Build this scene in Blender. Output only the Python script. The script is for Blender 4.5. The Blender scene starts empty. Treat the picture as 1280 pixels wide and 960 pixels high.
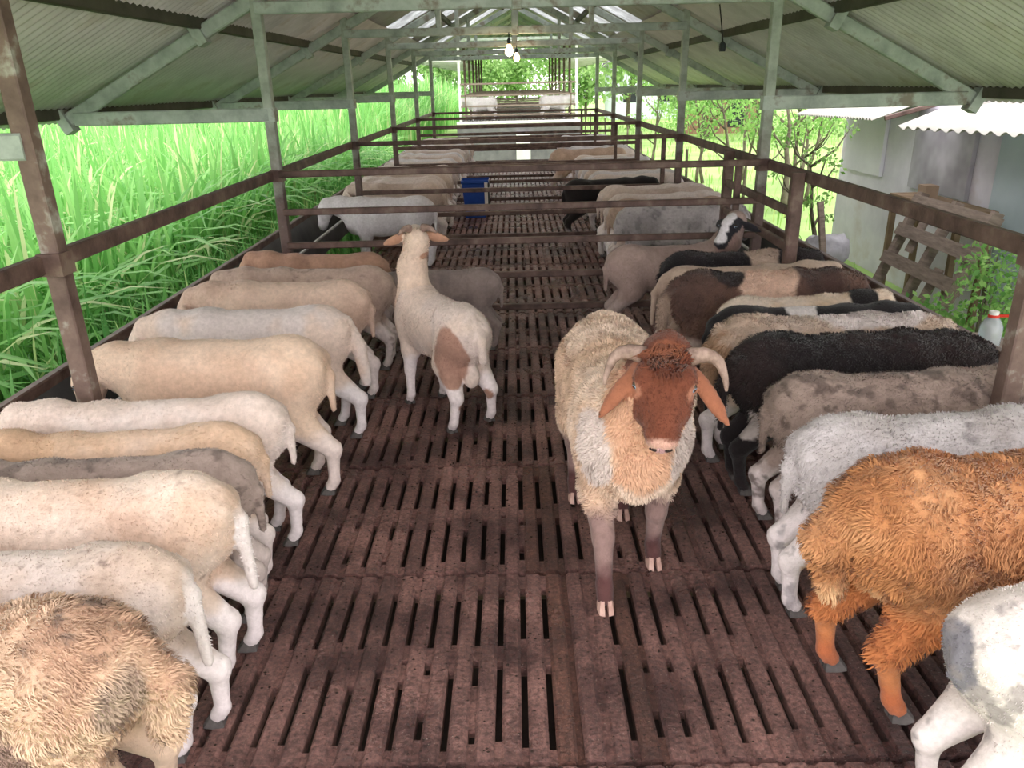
import bpy, bmesh, math, random
import numpy as np
from mathutils import Vector, Matrix, Euler
random.seed(7); np.random.seed(7)
C = bpy.context.scene.collection
SC = bpy.context.scene
PI = math.pi

# ------------------------------------------------------------------ camera
CAM = np.array([0.0, 0.0, 1.9])
pitch, roll, yaw = math.radians(21.4), math.radians(1.4), math.radians(0.55)
fw = np.array([-math.sin(yaw)*math.cos(pitch), math.cos(yaw)*math.cos(pitch), -math.sin(pitch)])
rt = np.array([math.cos(yaw), math.sin(yaw), 0.0]); up = np.cross(rt, fw)
Rv = math.cos(roll)*rt - math.sin(roll)*up
Uv = math.sin(roll)*rt + math.cos(roll)*up
cd = bpy.data.cameras.new('camera'); cam = bpy.data.objects.new('camera', cd); C.objects.link(cam)
cd.sensor_width = 36; cd.lens = 36*960/1280; cd.clip_end = 400; cd.clip_start = 0.05
cam.matrix_world = Matrix(((Rv[0], Uv[0], -fw[0], CAM[0]), (Rv[1], Uv[1], -fw[1], CAM[1]), (Rv[2], Uv[2], -fw[2], CAM[2]), (0, 0, 0, 1)))
SC.camera = cam
# ------------------------------------------------------------------ world and exposure
w = bpy.data.worlds.new('overcast'); SC.world = w; w.use_nodes = True
bg = w.node_tree.nodes['Background']; bg.inputs['Color'].default_value = (1.0, 0.965, 0.96, 1); bg.inputs['Strength'].default_value = 1.0
SC.view_settings.view_transform = 'Standard'; SC.view_settings.look = 'None'
SC.view_settings.exposure = 1.9; SC.view_settings.gamma = 1.0; SC.view_settings.use_curve_mapping = False
SC.cycles.max_bounces = 8; SC.cycles.diffuse_bounces = 5; SC.cycles.transparent_max_bounces = 8

# ------------------------------------------------------------------ helpers
def lin(c):
    c = np.array(c, float)/255.0
    return np.where(c <= 0.04045, c/12.92, ((c+0.055)/1.055)**2.4)
def L4(c): return tuple(lin(c))+(1,)

class NT:
    def __init__(s, name):
        s.m = bpy.data.materials.new(name); s.m.use_nodes = True; s.t = s.m.node_tree
        s.b = s.t.nodes['Principled BSDF']
    def n(s, typ, **k):
        nd = s.t.nodes.new(typ)
        for a, v in k.items():
            if a in nd.inputs: nd.inputs[a].default_value = v
            else: setattr(nd, a, v)
        return nd
    def l(s, a, b): s.t.links.new(a, b)
    def noise(s, scale, detail=4, co=None, rough=0.6):
        nd = s.n('ShaderNodeTexNoise'); nd.inputs['Scale'].default_value = scale; nd.inputs['Detail'].default_value = detail; nd.inputs['Roughness'].default_value = rough
        if co is not None: s.l(co, nd.inputs['Vector'])
        return nd.outputs['Fac']
    def ramp(s, fac, stops):
        r = s.n('ShaderNodeValToRGB'); e = r.color_ramp.elements
        while len(e) < len(stops): e.new(0.5)
        for q, (p, c) in zip(e, stops): q.position = p; q.color = c
        s.l(fac, r.inputs['Fac']); return r.outputs['Color']
    def mix(s, fac, a, b, mode='MIX'):
        m = s.n('ShaderNodeMix', data_type='RGBA', blend_type=mode)
        for sock, v in ((m.inputs[0], fac), (m.inputs[6], a), (m.inputs[7], b)):
            if isinstance(v, bpy.types.NodeSocket): s.l(v, sock)
            else: sock.default_value = v
        return m.outputs[2]
    def bump(s, h, strength=0.3, dist=0.01):
        b = s.n('ShaderNodeBump'); b.inputs['Strength'].default_value = strength; b.inputs['Distance'].default_value = dist
        s.l(h, b.inputs['Height']); s.l(b.outputs['Normal'], s.b.inputs['Normal'])
W, K = (1, 1, 1, 1), (0, 0, 0, 1)
M = {}
def m_noise(name, c1, c2, scale=8, rough=0.7, bump=0.2, metal=0.0, detail=5, c3=None, coord='Object', spec=0.3, stretch=None):
    q = NT(name); tc = q.n('ShaderNodeTexCoord').outputs[coord]
    if stretch:
        mp = q.n('ShaderNodeMapping'); mp.inputs['Scale'].default_value = stretch; q.l(tc, mp.inputs['Vector']); tc = mp.outputs['Vector']
    f = q.noise(scale, detail, tc)
    st = [(0.3, L4(c1)), (0.7, L4(c2))] if c3 is None else [(0.3, L4(c1)), (0.55, L4(c2)), (0.66, L4(c3))]
    q.l(q.ramp(f, st), q.b.inputs['Base Color'])
    q.b.inputs['Roughness'].default_value = rough; q.b.inputs['Metallic'].default_value = metal
    q.b.inputs['Specular IOR Level'].default_value = spec
    if bump: q.bump(q.noise(scale*6, 3, tc), bump, 0.01)
    M[name] = q.m; return q
m_noise('painted_steel', (140, 148, 142), (180, 188, 182), 5, 0.6, 0.25, c3=(138, 130, 120))
m_noise('rusty_steel', (66, 50, 46), (104, 82, 76), 7, 0.55, 0.3, c3=(122, 104, 94))
m_noise('post_worn', (80, 62, 58), (116, 96, 88), 6, 0.6, 0.3, c3=(164, 162, 152))
m_noise('weathered_wood', (112, 98, 90), (152, 136, 126), 6, 0.85, 0.3, stretch=(1, 1, 6))
m_noise('bench_wood', (120, 100, 80), (150, 128, 104), 6, 0.85, 0.3)
m_noise('trough_metal', (62, 62, 64), (88, 88, 90), 3, 0.5, 0.15)
m_noise('trough_lip', (150, 148, 148), (196, 194, 194), 9, 0.45, 0.1)
m_noise('roof_sheet', (190, 184, 188), (218, 212, 216), 1.6, 0.85, 0.2, c3=(196, 186, 184))
m_noise('purlin_steel', (64, 62, 54), (92, 88, 76), 4, 0.7, 0.2)
m_noise('wall_plaster', (206, 201, 218), (230, 225, 240), 1.2, 0.85, 0.15, c3=(218, 208, 218))
m_noise('wall_panel', (210, 208, 220), (228, 226, 236), 1.5, 0.6, 0.1)
m_noise('wall_panel_stained', (138, 134, 142), (184, 180, 190), 2.6, 0.6, 0.1, detail=2)
m_noise('wall_panel_blue', (176, 190, 204), (198, 210, 222), 1.2, 0.55, 0.1)
m_noise('awning_sheet', (186, 184, 178), (208, 206, 200), 1.5, 0.7, 0.1)
m_noise('bark', (84, 76, 66), (132, 122, 108), 9, 0.9, 0.5)
m_noise('concrete', (120, 116, 116), (158, 152, 150), 3, 0.85, 0.2)
m_noise('dark_concrete', (100, 98, 102), (130, 126, 130), 3, 0.85, 0.2)
m_noise('white_paint', (218, 216, 214), (240, 238, 236), 3, 0.6, 0.1)
m_noise('manure', (40, 30, 28), (66, 52, 46), 4, 0.8, 0.5)
m_noise('sack', (150, 148, 156), (196, 194, 202), 6, 0.7, 0.4)
m_noise('cardboard', (140, 120, 102), (164, 142, 122), 4, 0.85, 0.1)
m_noise('blue_plastic', (30, 70, 160), (46, 92, 186), 3, 0.4, 0.05)
m_noise('dark_plastic', (36, 38, 44), (54, 56, 62), 3, 0.45, 0.05)
m_noise('hose_green', (84, 110, 92), (120, 146, 120), 4, 0.45, 0.05)
m_noise('red_tape', (200, 50, 40), (220, 70, 56), 4, 0.5, 0.05)
m_noise('hoof_dark', (70, 66, 66), (104, 98, 96), 20, 0.6, 0.2)
m_noise('hoof_pink', (170, 132, 122), (206, 172, 160), 20, 0.6, 0.2)
m_noise('horn', (110, 88, 80), (172, 146, 136), 24, 0.6, 0.4)
m_noise('dung', (38, 28, 24), (62, 46, 40), 30, 0.8, 0.2)
m_noise('black_rubber', (20, 20, 22), (34, 34, 36), 8, 0.6, 0.05)
m_noise('far_green', (96, 140, 70), (150, 190, 100), 2, 0.9, 0)
m_noise('pale_house', (196, 202, 214), (216, 220, 230), 1, 0.8, 0)
m_noise('brick_house', (150, 110, 96), (176, 136, 120), 2, 0.8, 0)
# post: green paint above, worn back to rust towards the foot
q = NT('post_paint'); tc = q.n('ShaderNodeTexCoord').outputs['Object']
sx = q.n('ShaderNodeSeparateXYZ'); q.l(tc, sx.inputs[0])
ad = q.n('ShaderNodeMath', operation='MULTIPLY_ADD'); q.l(q.noise(7, 5, tc), ad.inputs[0]); ad.inputs[1].default_value = 1.6; q.l(sx.outputs['Z'], ad.inputs[2])
f = q.ramp(ad.outputs[0], [(0.0, K), (1.0, W)])
mr = q.n('ShaderNodeMapRange'); mr.inputs['From Min'].default_value = 1.75; mr.inputs['From Max'].default_value = 2.45; q.l(ad.outputs[0], mr.inputs['Value'])
paint = q.ramp(q.noise(9, 5, tc), [(0.35, L4((138, 146, 134))), (0.65, L4((172, 178, 168)))])
rust = q.ramp(q.noise(6, 5, tc), [(0.35, L4((72, 54, 52))), (0.7, L4((112, 90, 86)))])
q.l(q.mix(mr.outputs[0], rust, paint), q.b.inputs['Base Color']); q.b.inputs['Roughness'].default_value = 0.6
q.bump(q.noise(40, 3, tc), 0.25, 0.01); M['post_paint'] = q.m
# floor slats
def slat_mat(name, ca, cb, cc):
    q = NT(name); tc = q.n('ShaderNodeTexCoord').outputs['Object']
    geo = q.n('ShaderNodeNewGeometry').outputs['Position']
    oi = q.n('ShaderNodeObjectInfo').outputs['Random']
    big = q.ramp(q.noise(1.9, 6, geo, 0.7), [(0.40, L4(ca)), (0.60, L4(cb))])
    fine = q.ramp(q.noise(60, 5, geo, 0.7), [(0.36, (0.42, 0.41, 0.41, 1)), (0.66, (1.35, 1.32, 1.3, 1))])
    col = q.mix(1.0, big, fine, 'MULTIPLY')
    tint = q.ramp(oi, [(0.0, (0.82, 0.80, 0.80, 1)), (1.0, (1.12, 1.1, 1.1, 1))])
    col = q.mix(1.0, col, tint, 'MULTIPLY')
    spk = q.ramp(q.noise(150, 2, geo), [(0.68, K), (0.72, W)])  # pale speckles put into the colour as wet glints
    col = q.mix(spk, col, L4(cc))
    q.l(col, q.b.inputs['Base Color'])
    q.l(q.ramp(q.noise(2.3, 4, geo), [(0.36, (0.2, 0.2, 0.2, 1)), (0.62, (0.58, 0.58, 0.58, 1))]), q.b.inputs['Roughness'])
    q.b.inputs['Specular IOR Level'].default_value = 0.55
    q.bump(q.noise(70, 6, geo, 0.75), 1.0, 0.018); M[name] = q.m
slat_mat('slat', (88, 58, 56), (162, 121, 114), (176, 160, 150))
slat_mat('slat_rusty', (92, 62, 56), (128, 88, 76), (180, 150, 130))
# ground and leaves
q = NT('ground'); geo = q.n('ShaderNodeNewGeometry').outputs['Position']
q.l(q.ramp(q.noise(0.5, 6, geo), [(0.3, L4((120, 150, 84))), (0.55, L4((156, 190, 110))), (0.75, L4((186, 196, 150)))]), q.b.inputs['Base Color'])
q.b.inputs['Roughness'].default_value = 0.95; M['ground'] = q.m
def leaf_mat(name, attr=True, c=(120, 170, 60), trans=0.45):
    q = NT(name)
    if attr:
        col = q.n('ShaderNodeAttribute', attribute_name='Col').outputs['Color']
    else:
        col = q.ramp(q.noise(6, 3), [(0.3, L4(tuple(v*0.8 for v in c))), (0.7, L4(c))])
    q.l(col, q.b.inputs['Base Color']); q.b.inputs['Roughness'].default_value = 0.45; q.b.inputs['Specular IOR Level'].default_value = 0.35
    tr = q.n('ShaderNodeBsdfTranslucent'); q.l(col, tr.inputs['Color'])
    ms = q.n('ShaderNodeMixShader'); ms.inputs[0].default_value = trans
    q.l(q.b.outputs[0], ms.inputs[1]); q.l(tr.outputs[0], ms.inputs[2])
    q.l(ms.outputs[0], q.t.nodes['Material Output'].inputs['Surface']); M[name] = q.m
leaf_mat('grass'); leaf_mat('leaf')
leaf_mat('skylight', False, (232, 234, 236), 0.8)
# animal coat: pigment from the vertex attribute, grain from noise
def coat(name, rough, bscale, bstr):
    q = NT(name); tc = q.n('ShaderNodeTexCoord').outputs['Object']
    col = q.n('ShaderNodeAttribute', attribute_name='Col').outputs['Color']
    g = q.ramp(q.noise(bscale*0.6, 4, tc, 0.65), [(0.3, (0.82, 0.81, 0.8, 1)), (0.7, (1.08, 1.08, 1.07, 1))])
    q.l(q.mix(1.0, col, g, 'MULTIPLY'), q.b.inputs['Base Color'])
    q.b.inputs['Roughness'].default_value = rough; q.b.inputs['Specular IOR Level'].default_value = 0.15
    q.b.inputs['Sheen Weight'].default_value = 0.15
    if bstr: q.bump(q.noise(bscale, 4, tc, 0.7), bstr, 0.01)
    M[name] = q.m
coat('coat', 0.85, 70, 0.35); coat('coat_woolly', 0.9, 45, 0.7); coat('fleece', 0.9, 60, 0)
q = NT('eye'); tc = q.n('ShaderNodeTexCoord').outputs['Object']
sp = q.n('ShaderNodeSeparateXYZ'); q.l(tc, sp.inputs[0])
# iris pale blue-grey with a dark level pupil, facing local +X
cmb = q.n('ShaderNodeCombineXYZ'); q.l(sp.outputs['Y'], cmb.inputs[0])
mz = q.n('ShaderNodeMath', operation='MULTIPLY'); q.l(sp.outputs['Z'], mz.inputs[0]); mz.inputs[1].default_value = 1.9; q.l(mz.outputs[0], cmb.inputs[1])
ln = q.n('ShaderNodeVectorMath', operation='LENGTH'); q.l(cmb.outputs[0], ln.inputs[0])
q.l(q.ramp(ln.outputs['Value'], [(0.45, L4((16, 18, 24))), (0.55, L4((150, 168, 190))), (0.95, L4((60, 50, 46)))]), q.b.inputs['Base Color'])
q.b.inputs['Roughness'].default_value = 0.08; M['eye'] = q.m
q = NT('bulb_glow'); q.b.inputs['Emission Color'].default_value = (1, 0.62, 0.22, 1); q.b.inputs['Emission Strength'].default_value = 5; M['bulb_glow'] = q.m
q = NT('clear_plastic'); q.b.inputs['Base Color'].default_value = (0.85, 0.93, 1, 1); q.b.inputs['Transmission Weight'].default_value = 0.7; q.b.inputs['Roughness'].default_value = 0.12; M['clear_plastic'] = q.m

def np_mesh(name, V, quads=None, tris=None, col=None, smooth=False):
    me = bpy.data.meshes.new(name)
    V = np.asarray(V, np.float32); li = []; ls = []; tot = []
    st = 0
    for F, k in ((quads, 4), (tris, 3)):
        if F is not None and len(F):
            F = np.asarray(F, np.int32); li.append(F.ravel()); ls.append(st+np.arange(len(F))*k); tot.append(np.full(len(F), k)); st += F.size
    li = np.concatenate(li); ls = np.concatenate(ls); tot = np.concatenate(tot)
    me.vertices.add(len(V)); me.vertices.foreach_set('co', V.ravel())
    me.loops.add(len(li)); me.loops.foreach_set('vertex_index', li.astype(np.int32))
    me.polygons.add(len(ls)); me.polygons.foreach_set('loop_start', ls.astype(np.int32)); me.polygons.foreach_set('loop_total', tot.astype(np.int32))
    if smooth: me.polygons.foreach_set('use_smooth', np.ones(len(ls), bool))
    me.update(calc_edges=True)
    if col is not None:
        a = me.color_attributes.new('Col', 'FLOAT_COLOR', 'POINT')
        c = np.ones((len(V), 4), np.float32); c[:, :3] = col; a.data.foreach_set('color', c.ravel())
    return me
def link(name, data, mat=None, parent=None, loc=None):
    o = bpy.data.objects.new(name, data); C.objects.link(o)
    if mat is not None and data is not None and not data.materials: data.materials.append(M[mat])
    if parent is not None: o.parent = parent
    if loc is not None: o.location = loc
    return o
def tag(o, label, cat, group=None, kind=None):
    o['label'] = label; o['category'] = cat
    if group: o['group'] = group
    if kind: o['kind'] = kind
    return o
def empty(name, loc=(0, 0, 0), rz=0):
    o = bpy.data.objects.new(name, None); C.objects.link(o); o.location = loc; o.rotation_euler = (0, 0, rz); o.empty_display_size = 0.1
    return o
class MB:
    def __init__(s): s.v = []; s.f = []
    def add(s, V, F):
        b = len(s.v); s.v += [tuple(p) for p in V]; s.f += [tuple(i+b for i in f) for f in F]; return s
    def box(s, c, d, R=None):
        c = Vector(c); V = []
        for x in (-1, 1):
            for y in (-1, 1):
                for z in (-1, 1):
                    p = Vector((x*d[0]/2, y*d[1]/2, z*d[2]/2)); V.append(c+(R @ p if R else p))
        return s.add(V, [(0, 1, 3, 2), (4, 6, 7, 5), (0, 4, 5, 1), (2, 3, 7, 6), (0, 2, 6, 4), (1, 5, 7, 3)])
    def bar(s, a, b, w, h, up=(0, 0, 1), ch=0.15):
        a = Vector(a); b = Vector(b); d = (b-a).normalized(); u = Vector(up)
        x = d.cross(u)
        if x.length < 1e-4: x = d.cross(Vector((0, 1, 0)))
        x.normalize(); u = x.cross(d).normalized()
        c = min(w, h)*ch
        P = [(-w/2+c, -h/2), (w/2-c, -h/2), (w/2, -h/2+c), (w/2, h/2-c), (w/2-c, h/2), (-w/2+c, h/2), (-w/2, h/2-c), (-w/2, -h/2+c)]
        V = [e+x*p+u*q_ for e in (a, b) for p, q_ in P]
        return s.add(V, [(i, (i+1) % 8, 8+(i+1) % 8, 8+i) for i in range(8)]+[tuple(range(7, -1, -1)), tuple(range(8, 16))])
    def tube(s, pts, rad, n=8, cap=True):
        pts = [Vector(p) for p in pts]; k = len(pts)
        if not hasattr(rad, '__len__'): rad = [rad]*k
        V = []; prev = None
        for i, p in enumerate(pts):
            d = (pts[min(i+1, k-1)]-pts[max(i-1, 0)]).normalized()
            if prev is None: x = d.orthogonal().normalized()
            else: x = (prev-d*prev.dot(d)).normalized()
            prev = x; y = d.cross(x)
            for j in range(n):
                a = 2*PI*j/n; V.append(p+(x*math.cos(a)+y*math.sin(a))*rad[i])
        F = [(i*n+j, i*n+(j+1) % n, (i+1)*n+(j+1) % n, (i+1)*n+j) for i in range(k-1) for j in range(n)]
        if cap: F += [tuple(range(n-1, -1, -1)), tuple(range((k-1)*n, k*n))]
        return s.add(V, F)
    def lathe(s, prof, n=16, c=(0, 0, 0)):
        V = [(c[0]+r*math.cos(2*PI*j/n), c[1]+r*math.sin(2*PI*j/n), c[2]+z) for r, z in prof for j in range(n)]; k = len(prof)
        F = [(i*n+j, i*n+(j+1) % n, (i+1)*n+(j+1) % n, (i+1)*n+j) for i in range(k-1) for j in range(n)]+[tuple(range(n-1, -1, -1)), tuple(range((k-1)*n, k*n))]
        return s.add(V, F)
    def mesh(s, name, smooth=False):
        me = bpy.data.meshes.new(name); me.from_pydata(s.v, [], s.f); me.update()
        if smooth:
            for p in me.polygons: p.use_smooth = True
        return me
    def build(s, name, mat, parent=None, smooth=False):
        return link(name, s.mesh(name, smooth), mat, parent)
def corr(p0, along, slope, pitch, amp, th=0.006, per=6):
    """corrugated sheet from corner p0, waves repeating along `along`, running down `slope`"""
    p0 = np.array(p0, float); al = np.array(along, float); sl = np.array(slope, float)
    n = np.cross(al, sl); n /= np.linalg.norm(n)
    if n[2] < 0: n = -n
    k = max(4, int(round(np.linalg.norm(al)/pitch*per)))
    t = np.linspace(0, 1, k+1); wv = amp*np.sin(t*np.linalg.norm(al)/pitch*2*PI)
    rows = []
    for off in (0, -th):
        for s_ in (0, 1):
            rows.append(p0+t[:, None]*al+s_*sl+(wv[:, None]+off)*n)
    V = np.concatenate(rows); m = k+1; i = np.arange(k)
    Q = [np.stack([i, i+1, m+i+1, m+i], 1), np.stack([2*m+i+1, 2*m+i, 3*m+i, 3*m+i+1], 1), np.stack([i+1, i, 2*m+i, 2*m+i+1], 1), np.stack([m+i, m+i+1, 3*m+i+1, 3*m+i], 1)]
    Q.append(np.array([[0, m, 3*m, 2*m], [k+m, k, k+2*m, k+3*m]]))
    return np_mesh('sheet', V, quads=np.concatenate(Q))

# ------------------------------------------------------------------ dimensions of the barn
XL, XR = -1.87, 1.95
PY = [3.05+3.2*i for i in range(6)]          # post rows
EAVE_X, EAVE_Z, SLOPE = 3.5, 1.72, 0.52
def roof_z(x): return EAVE_Z+(EAVE_X-abs(x-0.04))*SLOPE
GZ = -0.7
bay = ['entrance', 'first partition', 'second partition', 'third partition', 'fourth partition', 'far end']

# ------------------------------------------------------------------ ground
me = np_mesh('ground', [(-80, -10, GZ), (80, -10, GZ), (80, 140, GZ), (-80, 140, GZ)], quads=[(0, 1, 2, 3)])
g = link('floor_ground', me, 'ground'); g['kind'] = 'structure'; g['label'] = 'green field ground around the barn'
me = np_mesh('pit', [(-1.9, 0, GZ+.02), (1.95, 0, GZ+.02), (1.95, 20.4, GZ+.02), (-1.9, 20.4, GZ+.02)], quads=[(0, 1, 2, 3)])
g = link('floor_pit', me, 'manure'); g['kind'] = 'structure'; g['label'] = 'dark manure pit under the slatted floor'

# ------------------------------------------------------------------ slatted floor
floor = empty('floor'); floor['kind'] = 'structure'; floor['label'] = 'brown slatted pen floor running the length of the barn'
SP, SWD, SLEN, ROW = 0.085, 0.063, 0.945, 0.97
def slat_mb(nubs, mb=None, ox=0, oy=0):
    mb = mb or MB(); h, c, wd = 0.05, 0.010, SWD
    P = [(-wd/2, -h), (wd/2, -h), (wd/2, -c), (wd/2-c, 0), (-wd/2+c, 0), (-wd/2, -c)]
    V = [(ox+x, oy+y, z) for y in (0, SLEN) for x, z in P]
    mb.add(V, [(i, (i+1) % 6, 6+(i+1) % 6, 6+i)[::-1] for i in range(6)]+[tuple(range(6)), tuple(range(11, 5, -1))])
    for y0, y1, dz in nubs:
        x0, x1 = wd/2-0.004, wd/2+SP-SWD+0.004
        mb.add([(ox+x0, oy+y0, dz), (ox+x1, oy+y0, dz), (ox+x1, oy+y1, dz), (ox+x0, oy+y1, dz), (ox+x0, oy+y0, -h), (ox+x1, oy+y0, -h), (ox+x1, oy+y1, -h), (ox+x0, oy+y1, -h)], [(0, 1, 2, 3), (0, 4, 5, 1), (3, 2, 6, 7)])
    return mb
NUB = []; rn = random.Random(12)
for k in range(14):                       # spacers and clogged lengths of the slots, no two alike
    if k in (4, 5): NUB.append([(0, .945, -.012-.006*(k-4))]); continue
    nb = [(0, rn.uniform(.05, .12), -.012), (.89-rn.uniform(0, .06), .945, -.012)]
    c_ = rn.uniform(.40, .46); nb.append((c_, c_+rn.uniform(.07, .16), -.013))
    if k > 6: a_ = rn.uniform(.1, .7); nb.append((a_, a_+rn.uniform(.06, .2), -rn.uniform(.008, .02)))
    NUB.append(nb)
smesh = []
for nb in NUB:
    m_ = slat_mb(nb).mesh('slat'); m_.materials.append(M['slat']); smesh.append(m_)
rmesh = [m_.copy() for m_ in smesh]
for m_ in rmesh: m_.materials.clear(); m_.materials.append(M['slat_rusty'])
X0 = -1.745; NS = 43; far_mb = MB()
rr = random.Random(3)
for i in range(20):
    y0 = 0.77+ROW*i
    for j in range(NS):
        x = X0+SP*j; wts = [3, 3, 3, 3, 1, 1, 3]+[2]*7
        if 0.0 < x < 0.45: wts = [1, 1, 1, 1, 9, 7]+[1.5]*8
        if i >= 3: wts = [4, 4, 4, 4, .8, .4, 4]+[.8]*7
        k = rr.choices(range(14), wts)[0]
        if 1 <= i <= 6:
            rusty = (0.0 < x < 0.42 and i < 3 and rr.random() < 0.4) or rr.random() < 0.012
            o = link('slat', (rmesh if rusty else smesh)[k], None, floor, (x, y0+rr.uniform(-.004, .004), rr.uniform(-.005, .003)))
        else:
            slat_mb(NUB[k] if i < 10 else NUB[0], far_mb, x, y0)
o = far_mb.build('slats_beyond', 'slat', floor); o['kind'] = 'stuff'
strip = MB().bar((X0, 0, -.045), (X0+SP*NS, 0, -.045), .09, .05).mesh('joint_strip'); strip.materials.append(M['slat'])
for i in range(1, 20): link('joint_strip', strip, None, floor, (0, 0.77+ROW*i-.012, -.012))
edge = MB().bar((XL+.07, .7, -.12), (XL+.07, 20.2, -.12), .06, .16).build('edge_beam', 'rusty_steel', floor)
edge = MB().bar((XR-.06, .7, -.12), (XR-.06, 20.2, -.12), .06, .16).build('edge_beam', 'rusty_steel', floor)
for i in range(12):
    MB().bar((XL, 1.2+1.6*i, -.14), (XR, 1.2+1.6*i, -.14), .06, .12).build('joist', 'rusty_steel', floor)
# dung and chaff on the slats: uncountable
n = 5000; V = []; T = []
octv = np.array([(1, 0, 0), (-1, 0, 0), (0, 1, 0), (0, -1, 0), (0, 0, 1), (0, 0, -1)], float)
octf = np.array([(0, 2, 4), (2, 1, 4), (1, 3, 4), (3, 0, 4), (2, 0, 5), (1, 2, 5), (3, 1, 5), (0, 3, 5)])
px = np.random.uniform(-1.6, 1.7, n); py = 0.9+np.random.uniform(0, 1, n)**1.5*8
j = np.round((px-X0)/SP); px = X0+j*SP+np.clip(px-(X0+j*SP), -.024, .024)
for i in range(n):
    r = np.random.uniform(.002, .0055); V.append(octv*r*np.array([1.3, .9, .8])+(px[i], py[i], r*.6)); T.append(octf+6*i)
o = link('dung_pellets', np_mesh('dung_pellets', np.concatenate(V), tris=np.concatenate(T)), 'dung')
tag(o, 'dark dung pellets scattered over the slatted floor', 'dung', kind='stuff')

# ------------------------------------------------------------------ posts
for side, X, sl in (('L', XL, 'tall grass side'), ('R', XR, 'outbuilding side')):
    for i, y in enumerate(PY):
        if i == 0: y = 2.85 if side == 'R' else 3.09
        t = empty('barn_post', (X, y, 0))
        mb = MB().bar((0, 0, GZ), (0, 0, 2.62), .075, .075, (0, 1, 0), .08); mb.build('upright', 'post_worn' if i == 0 else 'post_paint', t)
        MB().box((0, -.005, 1.26), (.095, .10, .09)).build('weld_plate', 'rusty_steel', t)
        if i: MB().box((0, 0, 1.715), (.10, .092, .10)).build('cleat', 'painted_steel', t)
        tag(t, f'square steel barn post with worn green paint, {sl}, at the {bay[i]}', 'post')

# ------------------------------------------------------------------ long side rails
for X, sl in ((XL, 'tall grass'), (XR, 'outbuilding')):
    s_ = 1 if X > 0 else -1
    o = MB().bar((X+s_*.045, .9, 1.26), (X+s_*.045, 19.4, 1.26), .045, .075).build('side_rail', 'rusty_steel')
    tag(o, f'long rusty steel top rail beside the {sl}', 'rail')
# short rail frame on the right next to the first partition
t = empty('rail_frame', (XR, 5.3, 0))
for y in (5.3, 7.05):
    MB().bar((-.05, y-5.3, .2), (-.05, y-5.3, 1.30), .085, .07, (0, 1, 0)).build('stub_post', 'rusty_steel', t)
for z in (1.03, .79): MB().bar((-.055, .03, z), (-.055, 1.72, z), .04, .06).build('rail', 'rusty_steel', t)
tag(t, 'short rusty rail frame with two stub posts against the post at the first partition', 'rail frame')

# ------------------------------------------------------------------ partitions
zs = [1.275, .985, .715, .44, .165]
for i, y in enumerate(PY[1:], 1):
    t = empty('pen_partition', (0, y, 0))
    for k, z in enumerate(zs):
        x1 = XR-.03
        MB().bar((XL+.03, -.06, z-.004*(k % 2)), (x1, -.06, z+.006), .045, .05).build('rail', 'rusty_steel', t)
    for x in ((1.76,) if i < 3 else (1.6,)):
        MB().bar((x, -.02, .05), (x, -.02, 1.30), .05, .045, (0, 1, 0)).build('stile', 'rusty_steel', t)
    tag(t, ['', 'five-rail rusty pen partition behind the big horned ram', 'rusty pen partition beyond the white sheep', 'rusty pen partition beyond the blue bin', 'rusty pen partition near the far end of the barn', 'last rusty pen partition before the gap between barns'][i], 'partition')

# ------------------------------------------------------------------ troughs
for X, s_, sl in ((XL, -1, 'tall grass'), (XR, 1, 'outbuilding')):
    t = empty('feed_trough', (X+s_*.075, 10.5, 0)); y0, y1 = -9.6, 9.4
    def wall(a, b, th, nm, mat, y0=y0, y1=y1):
        a = Vector((a[0]*s_, 0, a[1])); b = Vector((b[0]*s_, 0, b[1])); c = (a+b)/2; d = b-a
        mb = MB(); nrm = Vector((d.z, 0, -d.x)).normalized()*th/2
        V = [a-nrm, a+nrm, b+nrm, b-nrm]; V = [v+Vector((0, yy, 0)) for yy in (y0, y1) for v in V]
        mb.add(V, [(0, 1, 5, 4), (1, 2, 6, 5), (2, 3, 7, 6), (3, 0, 4, 7), (0, 3, 2, 1), (4, 5, 6, 7)])
        return mb.build(nm, mat, t)
    wall((.02, .49), (.05, .29), .012, 'inner_wall', 'trough_metal')
    wall((.05, .29), (.33, .29), .012, 'bottom', 'trough_metal')
    wall((.33, .29), (.42, .55), .012, 'outer_wall', 'trough_metal')
    MB().bar((s_*.018, y0, .495), (s_*.018, y1, .495), .022, .02).build('inner_lip', 'trough_lip', t)
    MB().bar((s_*.43, y0, .545), (s_*.43, y1, .545), .05, .07).build('outer_rail', 'rusty_steel', t)
    for k in range(7):
        yy = PY[0]-10.5+3.2*(k-.5)
        if y0 < yy < y1: MB().bar((s_*.16, yy, .29), (s_*.16, yy, GZ), .05, .05, (0, 1, 0)).build('leg', 'rusty_steel', t)
    tag(t, f'long grey metal feed trough beside the {sl}', 'trough')

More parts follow.
